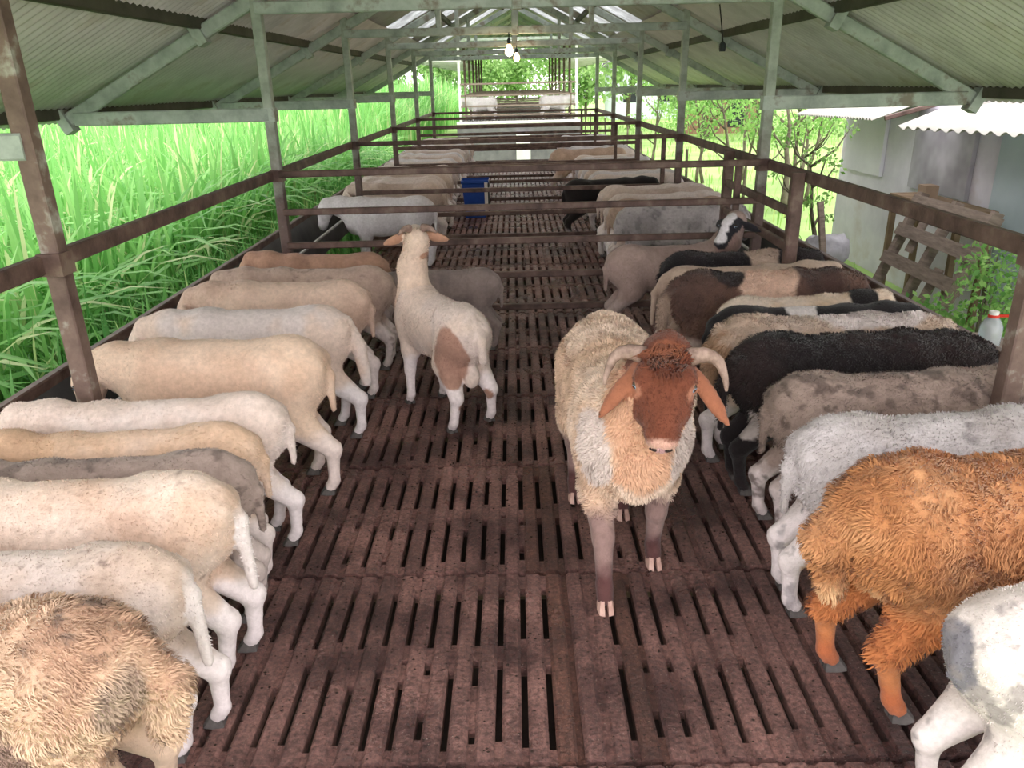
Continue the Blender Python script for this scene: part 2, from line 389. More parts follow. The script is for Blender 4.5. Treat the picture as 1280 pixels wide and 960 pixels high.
# ------------------------------------------------------------------ trusses
for i, y in enumerate(PY):
    t = empty('roof_truss', (0.04, y, 0))
    if i == 0: t.location.y = 2.97; t.rotation_euler.z = -.0628     # follows its two posts
    for s_ in (-1, 1):
        xp = (XL if s_ < 0 else XR)-.04
        zt = lambda x: EAVE_Z+(EAVE_X-abs(x))*SLOPE-.03
        MB().bar((s_*(EAVE_X+.02), 0, zt(EAVE_X+.02)), (s_*.03, 0, zt(.03)), .07, .10).build('rafter', 'painted_steel', t)
        MB().bar((xp, -.02, 1.715), (s_*(EAVE_X-.10), -.02, 1.715), .055, .10).build('tie_beam', 'painted_steel', t)
        for xc in (2.35, EAVE_X-.02):
            R = Euler((0, s_*math.atan(SLOPE), 0)).to_matrix()
            MB().box((s_*xc, -.015, zt(xc)-.005), (.075, .11, .17 if xc > 3 else .15), R).build('cleat', 'painted_steel', t)
    MB().bar((XL-.04, -.03, 2.45), (XR-.04, -.03, 2.45), .055, .085).build('collar_beam', 'painted_steel', t)
    MB().bar((0, -.03, 2.4), (0, -.03, roof_z(0)-.08), .08, .07, (0, 1, 0)).build('king_post', 'painted_steel', t)
    for s_ in (-1, 1):
        MB().bar((s_*.85, -.03, 2.42), (s_*.85, -.03, zt(.85)), .06, .05, (0, 1, 0)).build('web_post', 'painted_steel', t)
    tag(t, f'pale green steel roof truss standing over the {bay[i]}', 'truss')

# ------------------------------------------------------------------ roof
roof = empty('ceiling'); roof['kind'] = 'structure'; roof['label'] = 'corrugated pitched barn roof seen from below'
R0, R1 = 0.7, 20.1  # near end drawn out past the entrance, out of view, to cut top light
for s_ in (-1, 1):
    for k, (xa, xb) in enumerate(((0.10, 1.95), (1.82, 3.72))):
        za, zb = roof_z(0.04+xa)+.10, roof_z(0.04+xb)+.10
        if k == 1: za -= .022; zb -= .022
        n = 19; dy = (R1-R0)/n
        base = corr((0, 0, 0), (0, dy+.08, 0), (s_*(xb-xa), 0, zb-za), .088, .013)
        for q_ in range(n):
            sky = k == 0 and q_ in (11, 13, 15, 17)  # ridge light slits built as translucent sheets, more added to brighten the far pens
            md = base
            if sky: md = base.copy(); md.materials.clear(); md.materials.append(M['skylight'])
            elif not base.materials: base.materials.append(M['roof_sheet'])
            link('skylight_sheet' if sky else 'roof_sheet', md, None, roof, (0.04+s_*xa, R0+dy*q_, za+.005*(q_ % 2)))
    for xq, wd in ((3.52, .06), (2.35, .06), (1.2, .06), (.22, .05)):
        MB().bar((.04+s_*xq, R0+.05, roof_z(.04+xq)+.045), (.04+s_*xq, R1-.05, roof_z(.04+xq)+.045), wd, .085).build('purlin', 'purlin_steel', roof)

# ------------------------------------------------------------------ bulbs and hanging socket
def bulb(x, y, z, ztop, lab):
    t = empty('hanging_bulb', (x, y, z))
    MB().tube([(0, 0, .06), (0, 0, ztop-z)], .006, 6).build('cord', 'black_rubber', t)
    MB().lathe([(.018, .05), (.02, .10), (.012, .11)], 12).build('lamp_holder', 'dark_plastic', t)
    MB().lathe([(.004, -.075), (.03, -.065), (.045, -.035), (.045, -.01), (.03, .025), (.018, .05)], 16).build('glass_globe', 'bulb_glow', t, True)
    ld = bpy.data.lights.new('bulb_light', 'POINT'); ld.energy = 3; ld.color = (1, .8, .5); ld.shadow_soft_size = .05
    lo = bpy.data.objects.new('bulb_light', ld); C.objects.link(lo); lo.location = (0, 0, -.13); lo.parent = t
    tag(t, lab, 'lamp')
bulb(-.03, 9.3, 2.25, 2.42, 'glowing warm bulb hanging under the collar beam of the second partition')
bulb(.07, 12.5, 2.27, 2.42, 'glowing warm bulb hanging under the collar beam of the third partition')
t = empty('hanging_socket', (2.06, 8.2, 2.2))
MB().tube([(0, 0, .03), (-.02, .0, .16), (-.05, .02, .36)], .006, 6).build('cable', 'black_rubber', t)
MB().lathe([(.03, -.06), (.034, -.03), (.03, .01), (.012, .03)], 10).build('socket', 'dark_plastic', t)
tag(t, 'dark empty lamp socket dangling from the roof on the outbuilding side', 'socket')

# ------------------------------------------------------------------ blue bin
t = empty('blue_bin', (-.60, 12.0, 0))
mb = MB(); V = []
for z, a, b in ((.0, .15, .17), (.5, .19, .21), (.52, .205, .225), (.55, .205, .225)):
    V += [(-a, -b, z), (a, -b, z), (a, b, z), (-a, b, z)]
mb.add(V, [(4*i+j, 4*i+(j+1) % 4, 4*i+4+(j+1) % 4, 4*i+4+j) for i in range(3) for j in range(4)]+[(3, 2, 1, 0)]); mb.build('tub', 'blue_plastic', t)
MB().box((0, 0, .47), (.36, .40, .02)).build('feed', 'dung', t)
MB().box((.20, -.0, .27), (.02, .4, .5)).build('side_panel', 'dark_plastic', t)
MB().box((.17, -.225, .3), (.05, .02, .45)).build('corner_strip', 'white_paint', t)
tag(t, 'blue plastic bin with a dark side on the slats beyond the white sheep', 'bin')

# ------------------------------------------------------------------ sheep
def vnoise(p, seed=0):
    p = np.asarray(p, np.float32); i = np.floor(p).astype(np.int64); f = p-i; f = f*f*(3-2*f); r = 0
    for dx in (0, 1):
        for dy in (0, 1):
            for dz in (0, 1):
                h = ((i[..., 0]+dx)*374761393+(i[..., 1]+dy)*668265263+(i[..., 2]+dz)*2147483647+seed*1274126177) & 0xffffffff
                h = ((h ^ (h >> 13))*1274126177) & 0xffffffff; h = ((h ^ (h >> 16)) & 0xffff)/65535.0
                wx = f[..., 0] if dx else 1-f[..., 0]; wy = f[..., 1] if dy else 1-f[..., 1]; wz = f[..., 2] if dz else 1-f[..., 2]
                r = r+h*wx*wy*wz
    return r
def fbm(p, seed=0): return .55*vnoise(p, seed)+.3*vnoise(p*2.1, seed+1)+.15*vnoise(p*4.3, seed+2)

def nets(f, o, h):
    s = f < 0
    sl = [slice(None, -1), slice(1, None)]
    cnt = sum(s[sl[a], sl[b], sl[c]].astype(np.int8) for a in (0, 1) for b in (0, 1) for c in (0, 1))
    act = (cnt > 0) & (cnt < 8); ijk = np.argwhere(act); idx = np.full(act.shape, -1, np.int64); idx[act] = np.arange(len(ijk))
    acc = np.zeros((len(ijk), 3)); num = np.zeros(len(ijk))
    for ax in range(3):
        for b in (0, 1):
            for c in (0, 1):
                o0 = np.zeros(3, int); oth = [k for k in range(3) if k != ax]; o0[oth[0]] = b; o0[oth[1]] = c
                o1 = o0.copy(); o1[ax] = 1
                v0 = f[tuple((ijk+o0).T)]; v1 = f[tuple((ijk+o1).T)]; cr = (v0 < 0) != (v1 < 0)
                t = np.where(cr, v0/np.where(cr, v0-v1, 1), 0)
                pt = o0+np.zeros((len(ijk), 3)); pt[:, ax] += t
                acc[cr] += pt[cr]; num += cr
    V = np.array(o)+h*(ijk+acc/num[:, None])
    Q = []
    for ax in range(3):
        a = [slice(None)]*3; b = [slice(None)]*3; a[ax] = slice(None, -1); b[ax] = slice(1, None)
        ch = s[tuple(a)] != s[tuple(b)]; e = np.argwhere(ch); pos = s[tuple(a)][ch]
        o1, o2 = [(1, 2), (2, 0), (0, 1)][ax]
        ok = (e[:, o1] > 0) & (e[:, o2] > 0) & (e[:, o1] < act.shape[o1]) & (e[:, o2] < act.shape[o2]); e = e[ok]; pos = pos[ok]
        d1 = np.zeros(3, int); d1[o1] = 1; d2 = np.zeros(3, int); d2[o2] = 1
        q = np.stack([idx[tuple((e-d1-d2).T)], idx[tuple((e-d2).T)], idx[tuple(e.T)], idx[tuple((e-d1).T)]], 1)
        q[~pos] = q[~pos][:, ::-1]; Q.append(q[(q >= 0).all(1)])
    return V, np.concatenate(Q), ijk
def nrm(v): v = np.array(v, float); return v/np.linalg.norm(v)
TORSO, NECK, HEAD, EAR, FLEG, HLEG, TAIL, SCRO = range(8)

def sheep_parts(p):
    """list of (group, kind, data, blend) for one animal in its own frame, facing +X, feet at z=0"""
    w = p.get('w', 1); l = p.get('l', 1); fat = p.get('fat', 1.0); A = []; dz = p.get('drop', 0)
    def ell(g, c, r, k=.05, R=None): A.append((g, 'e', (np.array(c, float), np.array(r, float), R), k))
    def con(g, a, b, ra, rb, k=.03): A.append((g, 'c', (np.array(a, float), np.array(b, float), ra, rb), k))
    T = lambda x, y, z: (x*l, y*w, z-dz)
    sag = p.get('sag', 0)
    ell(TORSO, T(-.30, 0, .56), (.175, .148*w, .178*fat), .05)
    ell(TORSO, T(-.13, 0, .535-sag), (.25*l, .150*w, .172*fat), .08)
    ell(TORSO, T(.10, 0, .52-sag), (.27*l, .170*w, .200*fat), .08)
    ell(TORSO, T(.29, 0, .53), (.17, .135*w, .185), .08)
    ell(TORSO, T(.385, 0, .47), (.09, .085*w, .12), .07)
    con(TORSO, T(-.34, 0, .655), T(.26, 0, .652-sag*.5), .05, .045, .06)
    for sy in (1, -1):
        ell(TORSO, T(-.20, .085*sy, .665), (.05, .04, .04), .05); ell(TORSO, T(-.42, .06*sy, .615), (.045, .035, .04), .05)
        ell(TORSO, T(.26, .085*sy, .615), (.07, .035, .08), .06)
    feet = {}; wr = min(1.0, w)**.9
    for nm, sy in (('l', 1), ('r', -1)):
        ox, oy = p.get('h'+nm, (0, 0)); ox += p.get('hback', -.06); yb = .085*w*sy
        con(HLEG, T(-.30, .055*sy, .55), (-.235*l+.45*ox, yb*.95+.2*oy, .39-dz), .118*wr, .09*wr, .06)
        if not p.get('lie'):
            k = (-.235*l+.45*ox, yb*.95+.2*oy, .39); hk = (-.38*l+.82*ox, yb*1.0+.75*oy, .225); ft = (-.35*l+ox, yb+oy, .065)
            con(HLEG, k, hk, .086*wr, .042, .05); con(HLEG, hk, ft, .034, .025, .02); con(HLEG, ft, (ft[0]+.02, ft[1], .035), .026, .028, .015)
            con(HLEG, (hk[0]-.012, hk[1], hk[2]+.012), (hk[0]-.01, hk[1], hk[2]-.01), .026, .024, .02)
            feet['h'+nm] = (ft[0]+.028, ft[1])
        ox, oy = p.get('f'+nm, (0, 0)); yb = .095*w*sy
        con(FLEG, T(.29, .07*sy, .50), (.255*l+.2*ox, yb+.2*oy, .345-dz), .097*wr, .058, .06)
        if not p.get('lie'):
            kn = (.29*l+.65*ox, yb*.95+.6*oy, .215); ft = (.28*l+ox, yb*.95+oy, .065)
            con(FLEG, (.255*l+.2*ox, yb+.2*oy, .345), kn, .056, .036, .03); con(FLEG, kn, ft, .034, .025, .015); con(FLEG, ft, (ft[0]+.02, ft[1], .035), .026, .028, .015)
            feet['f'+nm] = (ft[0]+.028, ft[1])
    hd = p.get('head', ((.585, 0, .635), (.52, 0, -.85))); P = np.array(hd[0], float); d = nrm(hd[1]); hs = p.get('hs', 1.0)
    sd = np.cross((0, 0, 1), d); sd = nrm(sd if np.linalg.norm(sd) > .2 else (0, 1, 0)); u = np.cross(d, sd)
    if len(hd) > 2: # head tilt about its own axis
        a = hd[2]; sd, u = sd*math.cos(a)+u*math.sin(a), u*math.cos(a)-sd*math.sin(a)
    nb = np.array(T(.34, 0, .60)); nr = p.get('nr', 1.0)
    mid = (nb+P)/2+np.array((0, 0, -.01))+np.array(p.get('nmid', (0, 0, 0)))
    con(NECK, nb, mid, .135*nr*wr**.5, .10*nr*wr**.5, .08); con(NECK, mid, P-.02*d-.03*u, .10*nr, .075*hs, .05)
    con(NECK, T(.34, 0, .51), mid-(0, 0, .04), .10*nr*wr**.5, p.get('nlow', .075)*nr, .05)
    B = lambda f, v, s_=0: P+hs*(f*d+v*u+s_*sd)
    H3 = np.stack([d, sd, u], 1)
    hw = p.get('hw', 1.0)
    if hw > 1:
        for s_ in (1, -1):
            ell(HEAD, B(.12, -.035, .05*s_), (.06*hs, .03*hs, .04*hs), .03, H3); ell(HEAD, B(.236, -.028, .02*s_), (.018*hs, .014*hs, .016*hs), .012, H3)
            ell(HEAD, B(.068, .028, .062*s_), (.03*hs, .022*hs, .016*hs), .012, H3)
        con(HEAD, B(.05, .02), B(.19, .002), .03*hs, .02*hs, .025); ell(HEAD, B(.225, -.078), (.03*hs, .026*hs, .018*hs), .015, H3)
    ell(HEAD, B(.05, -.02), (.085*hs, .066*hs*hw, .07*hs), .03, H3)
    for o_ in ((0,) if hw == 1 else (-(hw-1)*.05, (hw-1)*.05)): con(HEAD, B(.06, .0, o_), B(.20, -.028, o_*.7), .054*hs, .036*hs, .03)
    ell(HEAD, B(.215, -.045), (.045*hs, .037*hs*(.3+.7*hw), .042*hs), .02, H3)
    con(HEAD, B(.03, -.06), B(.19, -.066), .048*hs, .026*hs, .03)
    for s_ in (1, -1): ell(HEAD, B(.078, .01, .044*s_*hw), (.032*hs, .022*hs, .026*hs), .015, H3)
    el = p.get('ear', .075); ea = p.get('eara', (0.0, .8, -.55))
    for s_ in (1, -1):
        e = nrm(d*ea[0]+sd*ea[1]*s_+u*ea[2]); en = p.get('earn', (.9, .3)); n_ = nrm(np.cross(e, np.cross(d*en[0]+u*en[1], e))); t = np.cross(n_, e)
        q0 = B(.025, .0, .056*s_*hw); R_ = np.stack([e, t, n_], 1); et = p.get('eart', .014)
        ell(EAR, q0+e*el*.72*hs, (el*.8*hs, .034*hs*p.get('earw', 1), et), .012, R_); ell(EAR, q0+e*el*1.25*hs, (el*.72*hs, .022*hs*p.get('earw', 1), et*.9), .02, R_)
    for pp in p.get('tail', [(-.455, 0, .635), (-.505, 0, .53), (-.50, 0, .36)])[:-1]: pass
    tl = p.get('tail', [(-.43, 0, .65), (-.475, 0, .55), (-.475, 0, .38)]); tr = p.get('tailr', (.03, .023, .014))
    for i in range(len(tl)-1): con(TAIL, (tl[i][0]*l, tl[i][1], tl[i][2]-dz), (tl[i+1][0]*l, tl[i+1][1], tl[i+1][2]-dz), tr[i], tr[i+1], .02)
    if p.get('scrotum'): ell(SCRO, (-.37*l, 0, .33), (.05, .05, .075), .015)
    info = dict(feet=feet, P=P, d=d, u=u, sd=sd, hs=hs, B=B)
    return A, info

def sheep_body(p, h):
    A, info = sheep_parts(p); lo = np.full(3, 9.); hi = -lo
    bb = []
    for g, kd, D, k in A:
        if kd == 'e': r = D[1].max() if D[2] is not None else D[1]; a, b = D[0]-r, D[0]+r
        else: a = np.minimum(D[0]-D[2], D[1]-D[3]); b = np.maximum(D[0]+D[2], D[1]+D[3])
        bb.append((a, b)); lo = np.minimum(lo, a); hi = np.maximum(hi, b)
    lo = lo-.04; hi = hi+.04; N = np.ceil((hi-lo)/h).astype(int)+1
    f = np.full(N, .3, np.float32); best = np.full(N, .3, np.float32); grp = np.zeros(N, np.int8)
    ax = [lo[i]+h*np.arange(N[i]) for i in range(3)]
    for (g, kd, D, k), (a, b) in zip(A, bb):
        mgn = k+3*h
        i0 = np.clip(np.floor((a-mgn-lo)/h).astype(int), 0, N); i1 = np.clip(np.ceil((b+mgn-lo)/h).astype(int)+1, 0, N)
        S = tuple(slice(i0[q_], i1[q_]) for q_ in range(3))
        X, Y, Z = np.meshgrid(*[ax[q_][S[q_]] for q_ in range(3)], indexing='ij')
        if kd == 'e':
            c, r, R = D; X = X-c[0]; Y = Y-c[1]; Z = Z-c[2]
            if R is not None: X, Y, Z = [X*R[0, q_]+Y*R[1, q_]+Z*R[2, q_] for q_ in range(3)]
            k0 = np.sqrt((X/r[0])**2+(Y/r[1])**2+(Z/r[2])**2); k1 = np.sqrt((X/r[0]**2)**2+(Y/r[1]**2)**2+(Z/r[2]**2)**2)+1e-6
            dd = k0*(k0-1)/k1
        else:
            a_, b_, ra, rb = D; v = b_-a_; X = X-a_[0]; Y = Y-a_[1]; Z = Z-a_[2]
            t = np.clip((X*v[0]+Y*v[1]+Z*v[2])/(v@v+1e-9), 0, 1)
            dd = np.sqrt((X-t*v[0])**2+(Y-t*v[1])**2+(Z-t*v[2])**2)-(ra+(rb-ra)*t)
        F = f[S]; m = np.clip(.5+.5*(dd-F)/k, 0, 1); f[S] = dd*(1-m)+F*m-k*m*(1-m)
        up_ = dd < best[S]; best[S] = np.where(up_, dd, best[S]); grp[S] = np.where(up_, g, grp[S])
    am = p.get('wool', 0)
    if am:
        X, Y, Z = np.meshgrid(*ax, indexing='ij'); near = np.abs(f) < .04
        Pn = np.stack([X[near], Y[near], Z[near]], 1); fr = p.get('woolf', 28)
        wm = np.where((grp[near] == TORSO) | (grp[near] == HLEG) | (grp[near] == NECK), 1.0, .25)*np.clip((Pn[:, 2]-.3)/.1, 0, 1)
        f[near] -= (am*wm*(fbm(Pn*fr*np.array([.8, 1, 1]), 5)-.45)*2).astype(np.float32)
    V, Q, ijk = nets(f, lo, h)
    return V, Q, grp[tuple(ijk.T)], info

def paint(V, G, p, info):
    base = lin(p['col']); n = len(V); sd = p.get('seed', 1)
    c = np.repeat(base[None], n, 0)
    n1 = fbm(V*5, sd); n2 = fbm(V*22, sd+9); edge = (fbm(V*13, sd+4)-.5)*.10
    if 'col2' in p: # second coat tone in soft clouds
        t = np.clip((n1-.45)*5, 0, 1)[:, None]; c = c*(1-t)+lin(p['col2'])*t
    def put(mask, colr):
        nonlocal c
        mask = np.clip(mask, 0, 1)[:, None]; c = c*(1-mask)+lin(colr)*mask
    if 'under' in p: put((.42-V[:, 2]+edge)/.08, p['under'])
    if 'legs' in p: put((p.get('legz', .34)-V[:, 2]+edge)/.05*np.isin(G, (FLEG, HLEG)), p['legs'])
    if 'neckc' in p: put((G == NECK)*1.0, p['neckc'])
    for ctr, r, colr in p.get('patch', []):
        dd = np.sqrt((((V-np.array(ctr))/np.array(r))**2).sum(1)); put((1-dd+edge*4)/.10, colr)
    if 'headc' in p: put(((G == HEAD) | (G == EAR))*1.0, p['headc'])
    for f_, v_, s_, r, colr in p.get('facep', []):
        q_ = info['B'](f_, v_, s_); dd = np.linalg.norm(V-q_, axis=1)/(r*info['hs']); put((1-dd+edge*2)/.15*np.isin(G, (HEAD, EAR, NECK)), colr)
    if 'earc' in p: put((G == EAR)*1.0, p['earc'])
    if 'tailc' in p: put((G == TAIL)*np.clip((.64-V[:, 2]+edge)/.06, 0, 1), p['tailc'])
    if 'foot' in p: put((.15-V[:, 2]+edge*.6)/.05, p['foot'])
    if 'speck' in p:
        a, colr = p['speck']; put(np.clip((n2-a)*14, 0, 1)*.75, colr)
    put(np.clip((.10-V[:, 2])/.1, 0, 1)*.35*np.clip((n2-.35)*6, 0, 1), (96, 76, 68))   # mud on the feet
    c = c*(.94+.12*n2[:, None]); lum = c @ np.array([.3, .59, .11]); k = p.get('sat', .82)
    return (lum[:, None]+(c-lum[:, None])*k)*np.array([.97, .94, 1.04])

hm = MB()
for s_ in (-1, 1):
    V = []
    for z, x0, x1, y0, y1 in ((.0, -.032, .052, .003, .032), (.022, -.032, .038, .003, .029), (.05, -.026, .016, .002, .024)):
        V += [(x0, s_*y0, z), (x1, s_*(y0+.004), z), (x1-.008, s_*(y1-.006), z), ((x0+x1)/2, s_*y1, z), (x0, s_*(y1-.004), z)]
    F = [(5*i+j, 5*i+(j+1) % 5, 5*i+5+(j+1) % 5, 5*i+5+j) for i in range(2) for j in range(5)]+[(4, 3, 2, 1, 0), (10, 11, 12, 13, 14)]
    if s_ < 0: F = [f_[::-1] for f_ in F]
    hm.add(V, F)
HOOF = {m_: None for m_ in ('hoof_dark', 'hoof_pink')}
for m_ in HOOF:
    HOOF[m_] = hm.mesh('hoof'); HOOF[m_].materials.append(M[m_])
em = MB(); 
em.lathe([(math.sin(a)*1.0, -math.cos(a)) for a in np.linspace(.15, PI-.15, 7)], 12)
EYE = em.mesh('eye', True); EYE.materials.append(M['eye'])

def fleece_mesh(V, Q, N, colr, G, n, ln, wd, lay, curl, groups, seed, zmin=.3):
    rs = np.random.RandomState(seed)
    tri = np.concatenate([Q[:, :3], Q[:, [0, 2, 3]]]); ok = np.isin(G[tri[:, 0]], groups) & (V[tri[:, 0], 2] > zmin); tri = tri[ok]
    ar = np.linalg.norm(np.cross(V[tri[:, 1]]-V[tri[:, 0]], V[tri[:, 2]]-V[tri[:, 0]]), axis=1)
    pk = tri[rs.choice(len(tri), n, p=ar/ar.sum())]; b = rs.dirichlet((1, 1, 1), n)
    P = (V[pk]*b[..., None]).sum(1); Nn = (N[pk]*b[..., None]).sum(1); Nn /= np.linalg.norm(Nn, axis=1)[:, None]+1e-9
    cc = (colr[pk]*b[..., None]).sum(1)*rs.uniform(.88, 1.12, (n, 1))
    # neighbouring strands clump into locks: direction from a smooth noise field
    fld = np.stack([vnoise(P*curl, seed+i)-.5 for i in range(3)], 1)*2
    dr = np.array(lay)+fld*.9+rs.uniform(-.25, .25, (n, 3)); dr -= Nn*(dr*Nn).sum(1)[:, None]*.8
    L = ln*rs.uniform(.6, 1.25, (n, 1))
    sd = np.cross(Nn, dr); sd /= np.linalg.norm(sd, axis=1)[:, None]+1e-9; sd = sd*wd/2
    p0 = P-Nn*.003; p1 = P+Nn*L*.5+dr*L*.25; p2 = P+Nn*L*.62+dr*L*.85
    VV = np.stack([p0-sd, p0+sd, p1+sd*.8, p1-sd*.8, p2], 1).reshape(-1, 3); i = np.arange(n)[:, None]*5
    me = np_mesh('fleece', VV, quads=i+np.array([3, 2, 1, 0]), tris=i+np.array([4, 2, 3]), col=np.repeat(cc, 5, 0))
    me.materials.append(M['fleece']); return me

CACHE = {}
def make_sheep(name, p, loc, rz, label, group=None, key=None, h=.0125):
    """one animal: an Empty with body, hooves, eyes, horns, fleece"""
    s = p.get('s', 1.0)
    if 'head' not in p and p.get('feed', True):
        p = dict(p); xl = p.get('xl') or ((1.963 if loc[0] < 0 else 2.043)-abs(loc[0]))/s     # lip of the trough in the animal's frame
        p['head'] = ((xl+.135, 0, .65/s), (.36, 0, -.93)); p['nmid'] = (0, 0, .03); p['nlow'] = .06
    if key in CACHE and key is not None: me, fl, info = CACHE[key]
    else:
        V, Q, G, info = sheep_body(p, h)
        if p.get('bare'): G = np.where((G == NECK) & (np.linalg.norm(V-info['P'], axis=1) < p['bare']), HEAD, G)
        colr = paint(V, G, p, info)
        me = np_mesh('body', V*s, quads=Q, col=colr, smooth=True); me.materials.append(M['coat_woolly' if p.get('wool', 0) > .004 else 'coat'])
        fl = None
        if p.get('fur'):
            nn = np.zeros(len(V)*3, np.float32); me.vertices.foreach_get('normal', nn); nn = nn.reshape(-1, 3)
            n, ln, wd = p['fur']
            fl = [('fleece', fleece_mesh(V*s, Q, nn, colr, G, n, ln, wd, p.get('lay', (-.5, 0, -.6)), p.get('curl', 16), p.get('furg', (TORSO, NECK, HLEG, TAIL)), p.get('seed', 1), p.get('furz', .3)*s))]
            for nm, n, ln, wd, lay, grp_ in p.get('fur2', []):
                cm = colr
                sel = grp_(V, G, info)
                fl.append((nm, fleece_mesh(V*s, Q, nn, cm, np.where(sel, 99, 0), n, ln, wd, lay, 30, (99,), 5, 0)))
        if key is not None: CACHE[key] = (me, fl, info)
    t = empty(name, loc, rz)
    top = t; t = link('body', me, None, t)
    for nm, m_ in (fl or []): link(nm, m_, None, t)
    hp = p.get('hoof', 'hoof_dark')
    for k, (x, y) in info['feet'].items():
        o = link('hoof', HOOF[hp], None, t, (x*s, y*s, 0)); o.scale = (s*.88,)*3
    if p.get('eyes', True):
        for s_ in (1, -1):
            q_ = info['B'](.085, .014, .056*s_*(.1+.9*p.get('hw', 1)))*s; o = link('eye', EYE, None, t, tuple(q_)); r = (.0155 if p.get('hw', 1) == 1 else .0175)*info['hs']*s; o.scale = (r,)*3
            dr = Vector(info['sd']*s_*.75+info['d']*.55+info['u']*.15); o.rotation_euler = dr.to_track_quat('X', 'Z').to_euler()
    if p.get('horns'):
        hl = p['horns']
        for s_ in (1, -1):
            pts = []; rad = []
            for i in range(13):
                a = i/12
                f_, v_, y_ = hl(a)
                pts.append(tuple(info['B'](f_, v_, y_*s_)*s)); rad.append((.022*(1-a)**.75+.004)*info['hs']*s*(1+.07*(i % 2)))
            MB().tube(pts, rad, 10).build('horn', 'horn', t, True)
    if p.get('nostrils'):
        for s_ in (1, -1):
            o = MB().lathe([(.002, -.004), (.009, -.002), (.010, .002), (.003, .005)], 10).build('nostril', 'dung', t, True)
            o.location = tuple(info['B'](.258, -.036, .022*s_)*s); o.scale = (1.5, .9, 1.2)
            o.rotation_euler = Vector(info['d']+info['sd']*s_*.5+.3*info['u']).to_track_quat('Z', 'Y').to_euler()
    tag(top, label, 'sheep', group)
    return top

CREAM, TAN, WHITE, GREY, PALE = (226, 202, 174), (214, 178, 138), (220, 212, 202), (160, 142, 128), (236, 220, 200)
SHORT = dict(fur=(7000, .008, .003), furz=.36)
def S(**k): d_ = dict(SHORT); d_.update(k); return d_
lf = PI
# ---- row at the trough on the tall grass side, near to far
make_sheep('sheep', S(s=1.0, w=1.12, fat=1.08, col=(212, 178, 138), col2=(196, 154, 116), wool=.012, woolf=22, fur=(22000, .024, .0045), curl=28, legs=(214, 184, 150), tailr=(.06, .055, .04), tail=[(-.42, 0, .64), (-.52, 0, .52), (-.50, 0, .37)],
    patch=[((-.05, .14, .50), (.26, .12, .15), (150, 116, 98)), ((-.43, .07, .56), (.08, .08, .10), (176, 150, 122))], speck=(.66, (120, 100, 84)), seed=11), (-1.42, 1.49, 0), lf+.05, 'woolly tan sheep with a brown flank at the grass-side trough, nearest the barn entrance')
make_sheep('sheep', S(s=.97, w=.80, col=(214, 198, 180), col2=(204, 180, 154), legs=(238, 228, 218), hl=(.02, 0), hr=(-.06, 0), tail=[(-.43, 0, .66), (-.475, 0, .56), (-.49, .01, .32)], tailc=(230, 220, 208), tailr=(.03, .026, .018), seed=12, speck=(.74, (120, 100, 88))), (-1.42, 1.82, 0), lf+.05, 'cream sheep with white hind legs and long pale tail beside the woolly tan sheep')
make_sheep('sheep', S(s=1.03, w=.83, col=(226, 204, 178), col2=(214, 182, 150), legs=(240, 230, 220), hl=(.03, 0), hr=(-.03, 0), tail=[(-.43, 0, .66), (-.475, 0, .56), (-.49, .01, .32)], tailc=(230, 220, 208), tailr=(.03, .026, .018), seed=13, speck=(.76, (140, 116, 98))), (-1.42, 2.16, 0), lf+.07, 'cream sheep with long white tail and dark hooves beside the thin grey-brown one')
make_sheep('sheep', S(s=.95, w=.66, col=(168, 148, 132), col2=(146, 126, 112), legs=(206, 190, 176), seed=14, speck=(.6, (110, 94, 84))), (-1.42, 2.44, 0), lf+.10, 'thin grey-brown sheep squeezed between cream sheep at the grass-side trough')
make_sheep('sheep', S(s=.94, w=.70, col=(222, 186, 146), col2=(230, 200, 168), legs=(236, 222, 208), hl=(-.02, 0), hr=(.04, 0), seed=15, neckc=(216, 176, 132)), (-1.47, 2.69, 0), lf+.13, 'narrow tan sheep beside the thin grey-brown sheep at the grass-side trough')
make_sheep('sheep', S(s=.96, w=.78, col=(232, 212, 192), col2=(236, 222, 206), legs=(240, 230, 220), hl=(-.05, .01), hr=(.05, 0), seed=16), (-1.45, 2.965, 0), lf+.13, 'pale cream sheep with short tail between the narrow tan and the big cream sheep')
make_sheep('sheep', S(s=1.06, w=1.10, l=1.0, fat=1.06, col=(234, 204, 170), col2=(224, 188, 152), legs=(238, 220, 202), hl=(-.06, .02), hr=(.06, 0), seed=17), (-1.43, 3.52, 0), lf, 'big warm cream sheep standing beside the grass-side entrance post')
make_sheep('sheep', S(s=1.04, w=.98, col=(224, 212, 200), col2=(230, 206, 182), legs=(240, 232, 224), hl=(-.08, .01), hr=(.04, 0), seed=18, tailr=(.04, .04, .03), tail=[(-.44, 0, .64), (-.50, .0, .5), (-.53, .02, .30)]), (-1.43, 4.14, 0), lf+.04, 'whitish cream sheep with a thick hanging tail at the grass-side trough')
make_sheep('sheep', S(s=1.04, w=.98, col=(224, 194, 164), col2=(206, 174, 146), legs=(236, 222, 208), hl=(-.06, 0), hr=(.03, 0), seed=19), (-1.43, 4.76, 0), lf-.03, 'beige sheep between the whitish and the brownish sheep at the grass-side trough')
make_sheep('sheep', S(s=1.0, w=.95, col=(204, 176, 152), col2=(186, 158, 136), legs=(230, 214, 200), seed=20, speck=(.66, (150, 126, 110))), (-1.34, 5.27, 0), lf+.02, 'brownish beige sheep last but one before the first partition, grass side')
make_sheep('sheep', S(s=.95, w=.9, col=(196, 150, 116), col2=(178, 134, 106), legs=(226, 208, 194), seed=21), (-1.45, 5.93, 0), lf, 'russet sheep almost hidden against the first partition, grass side')
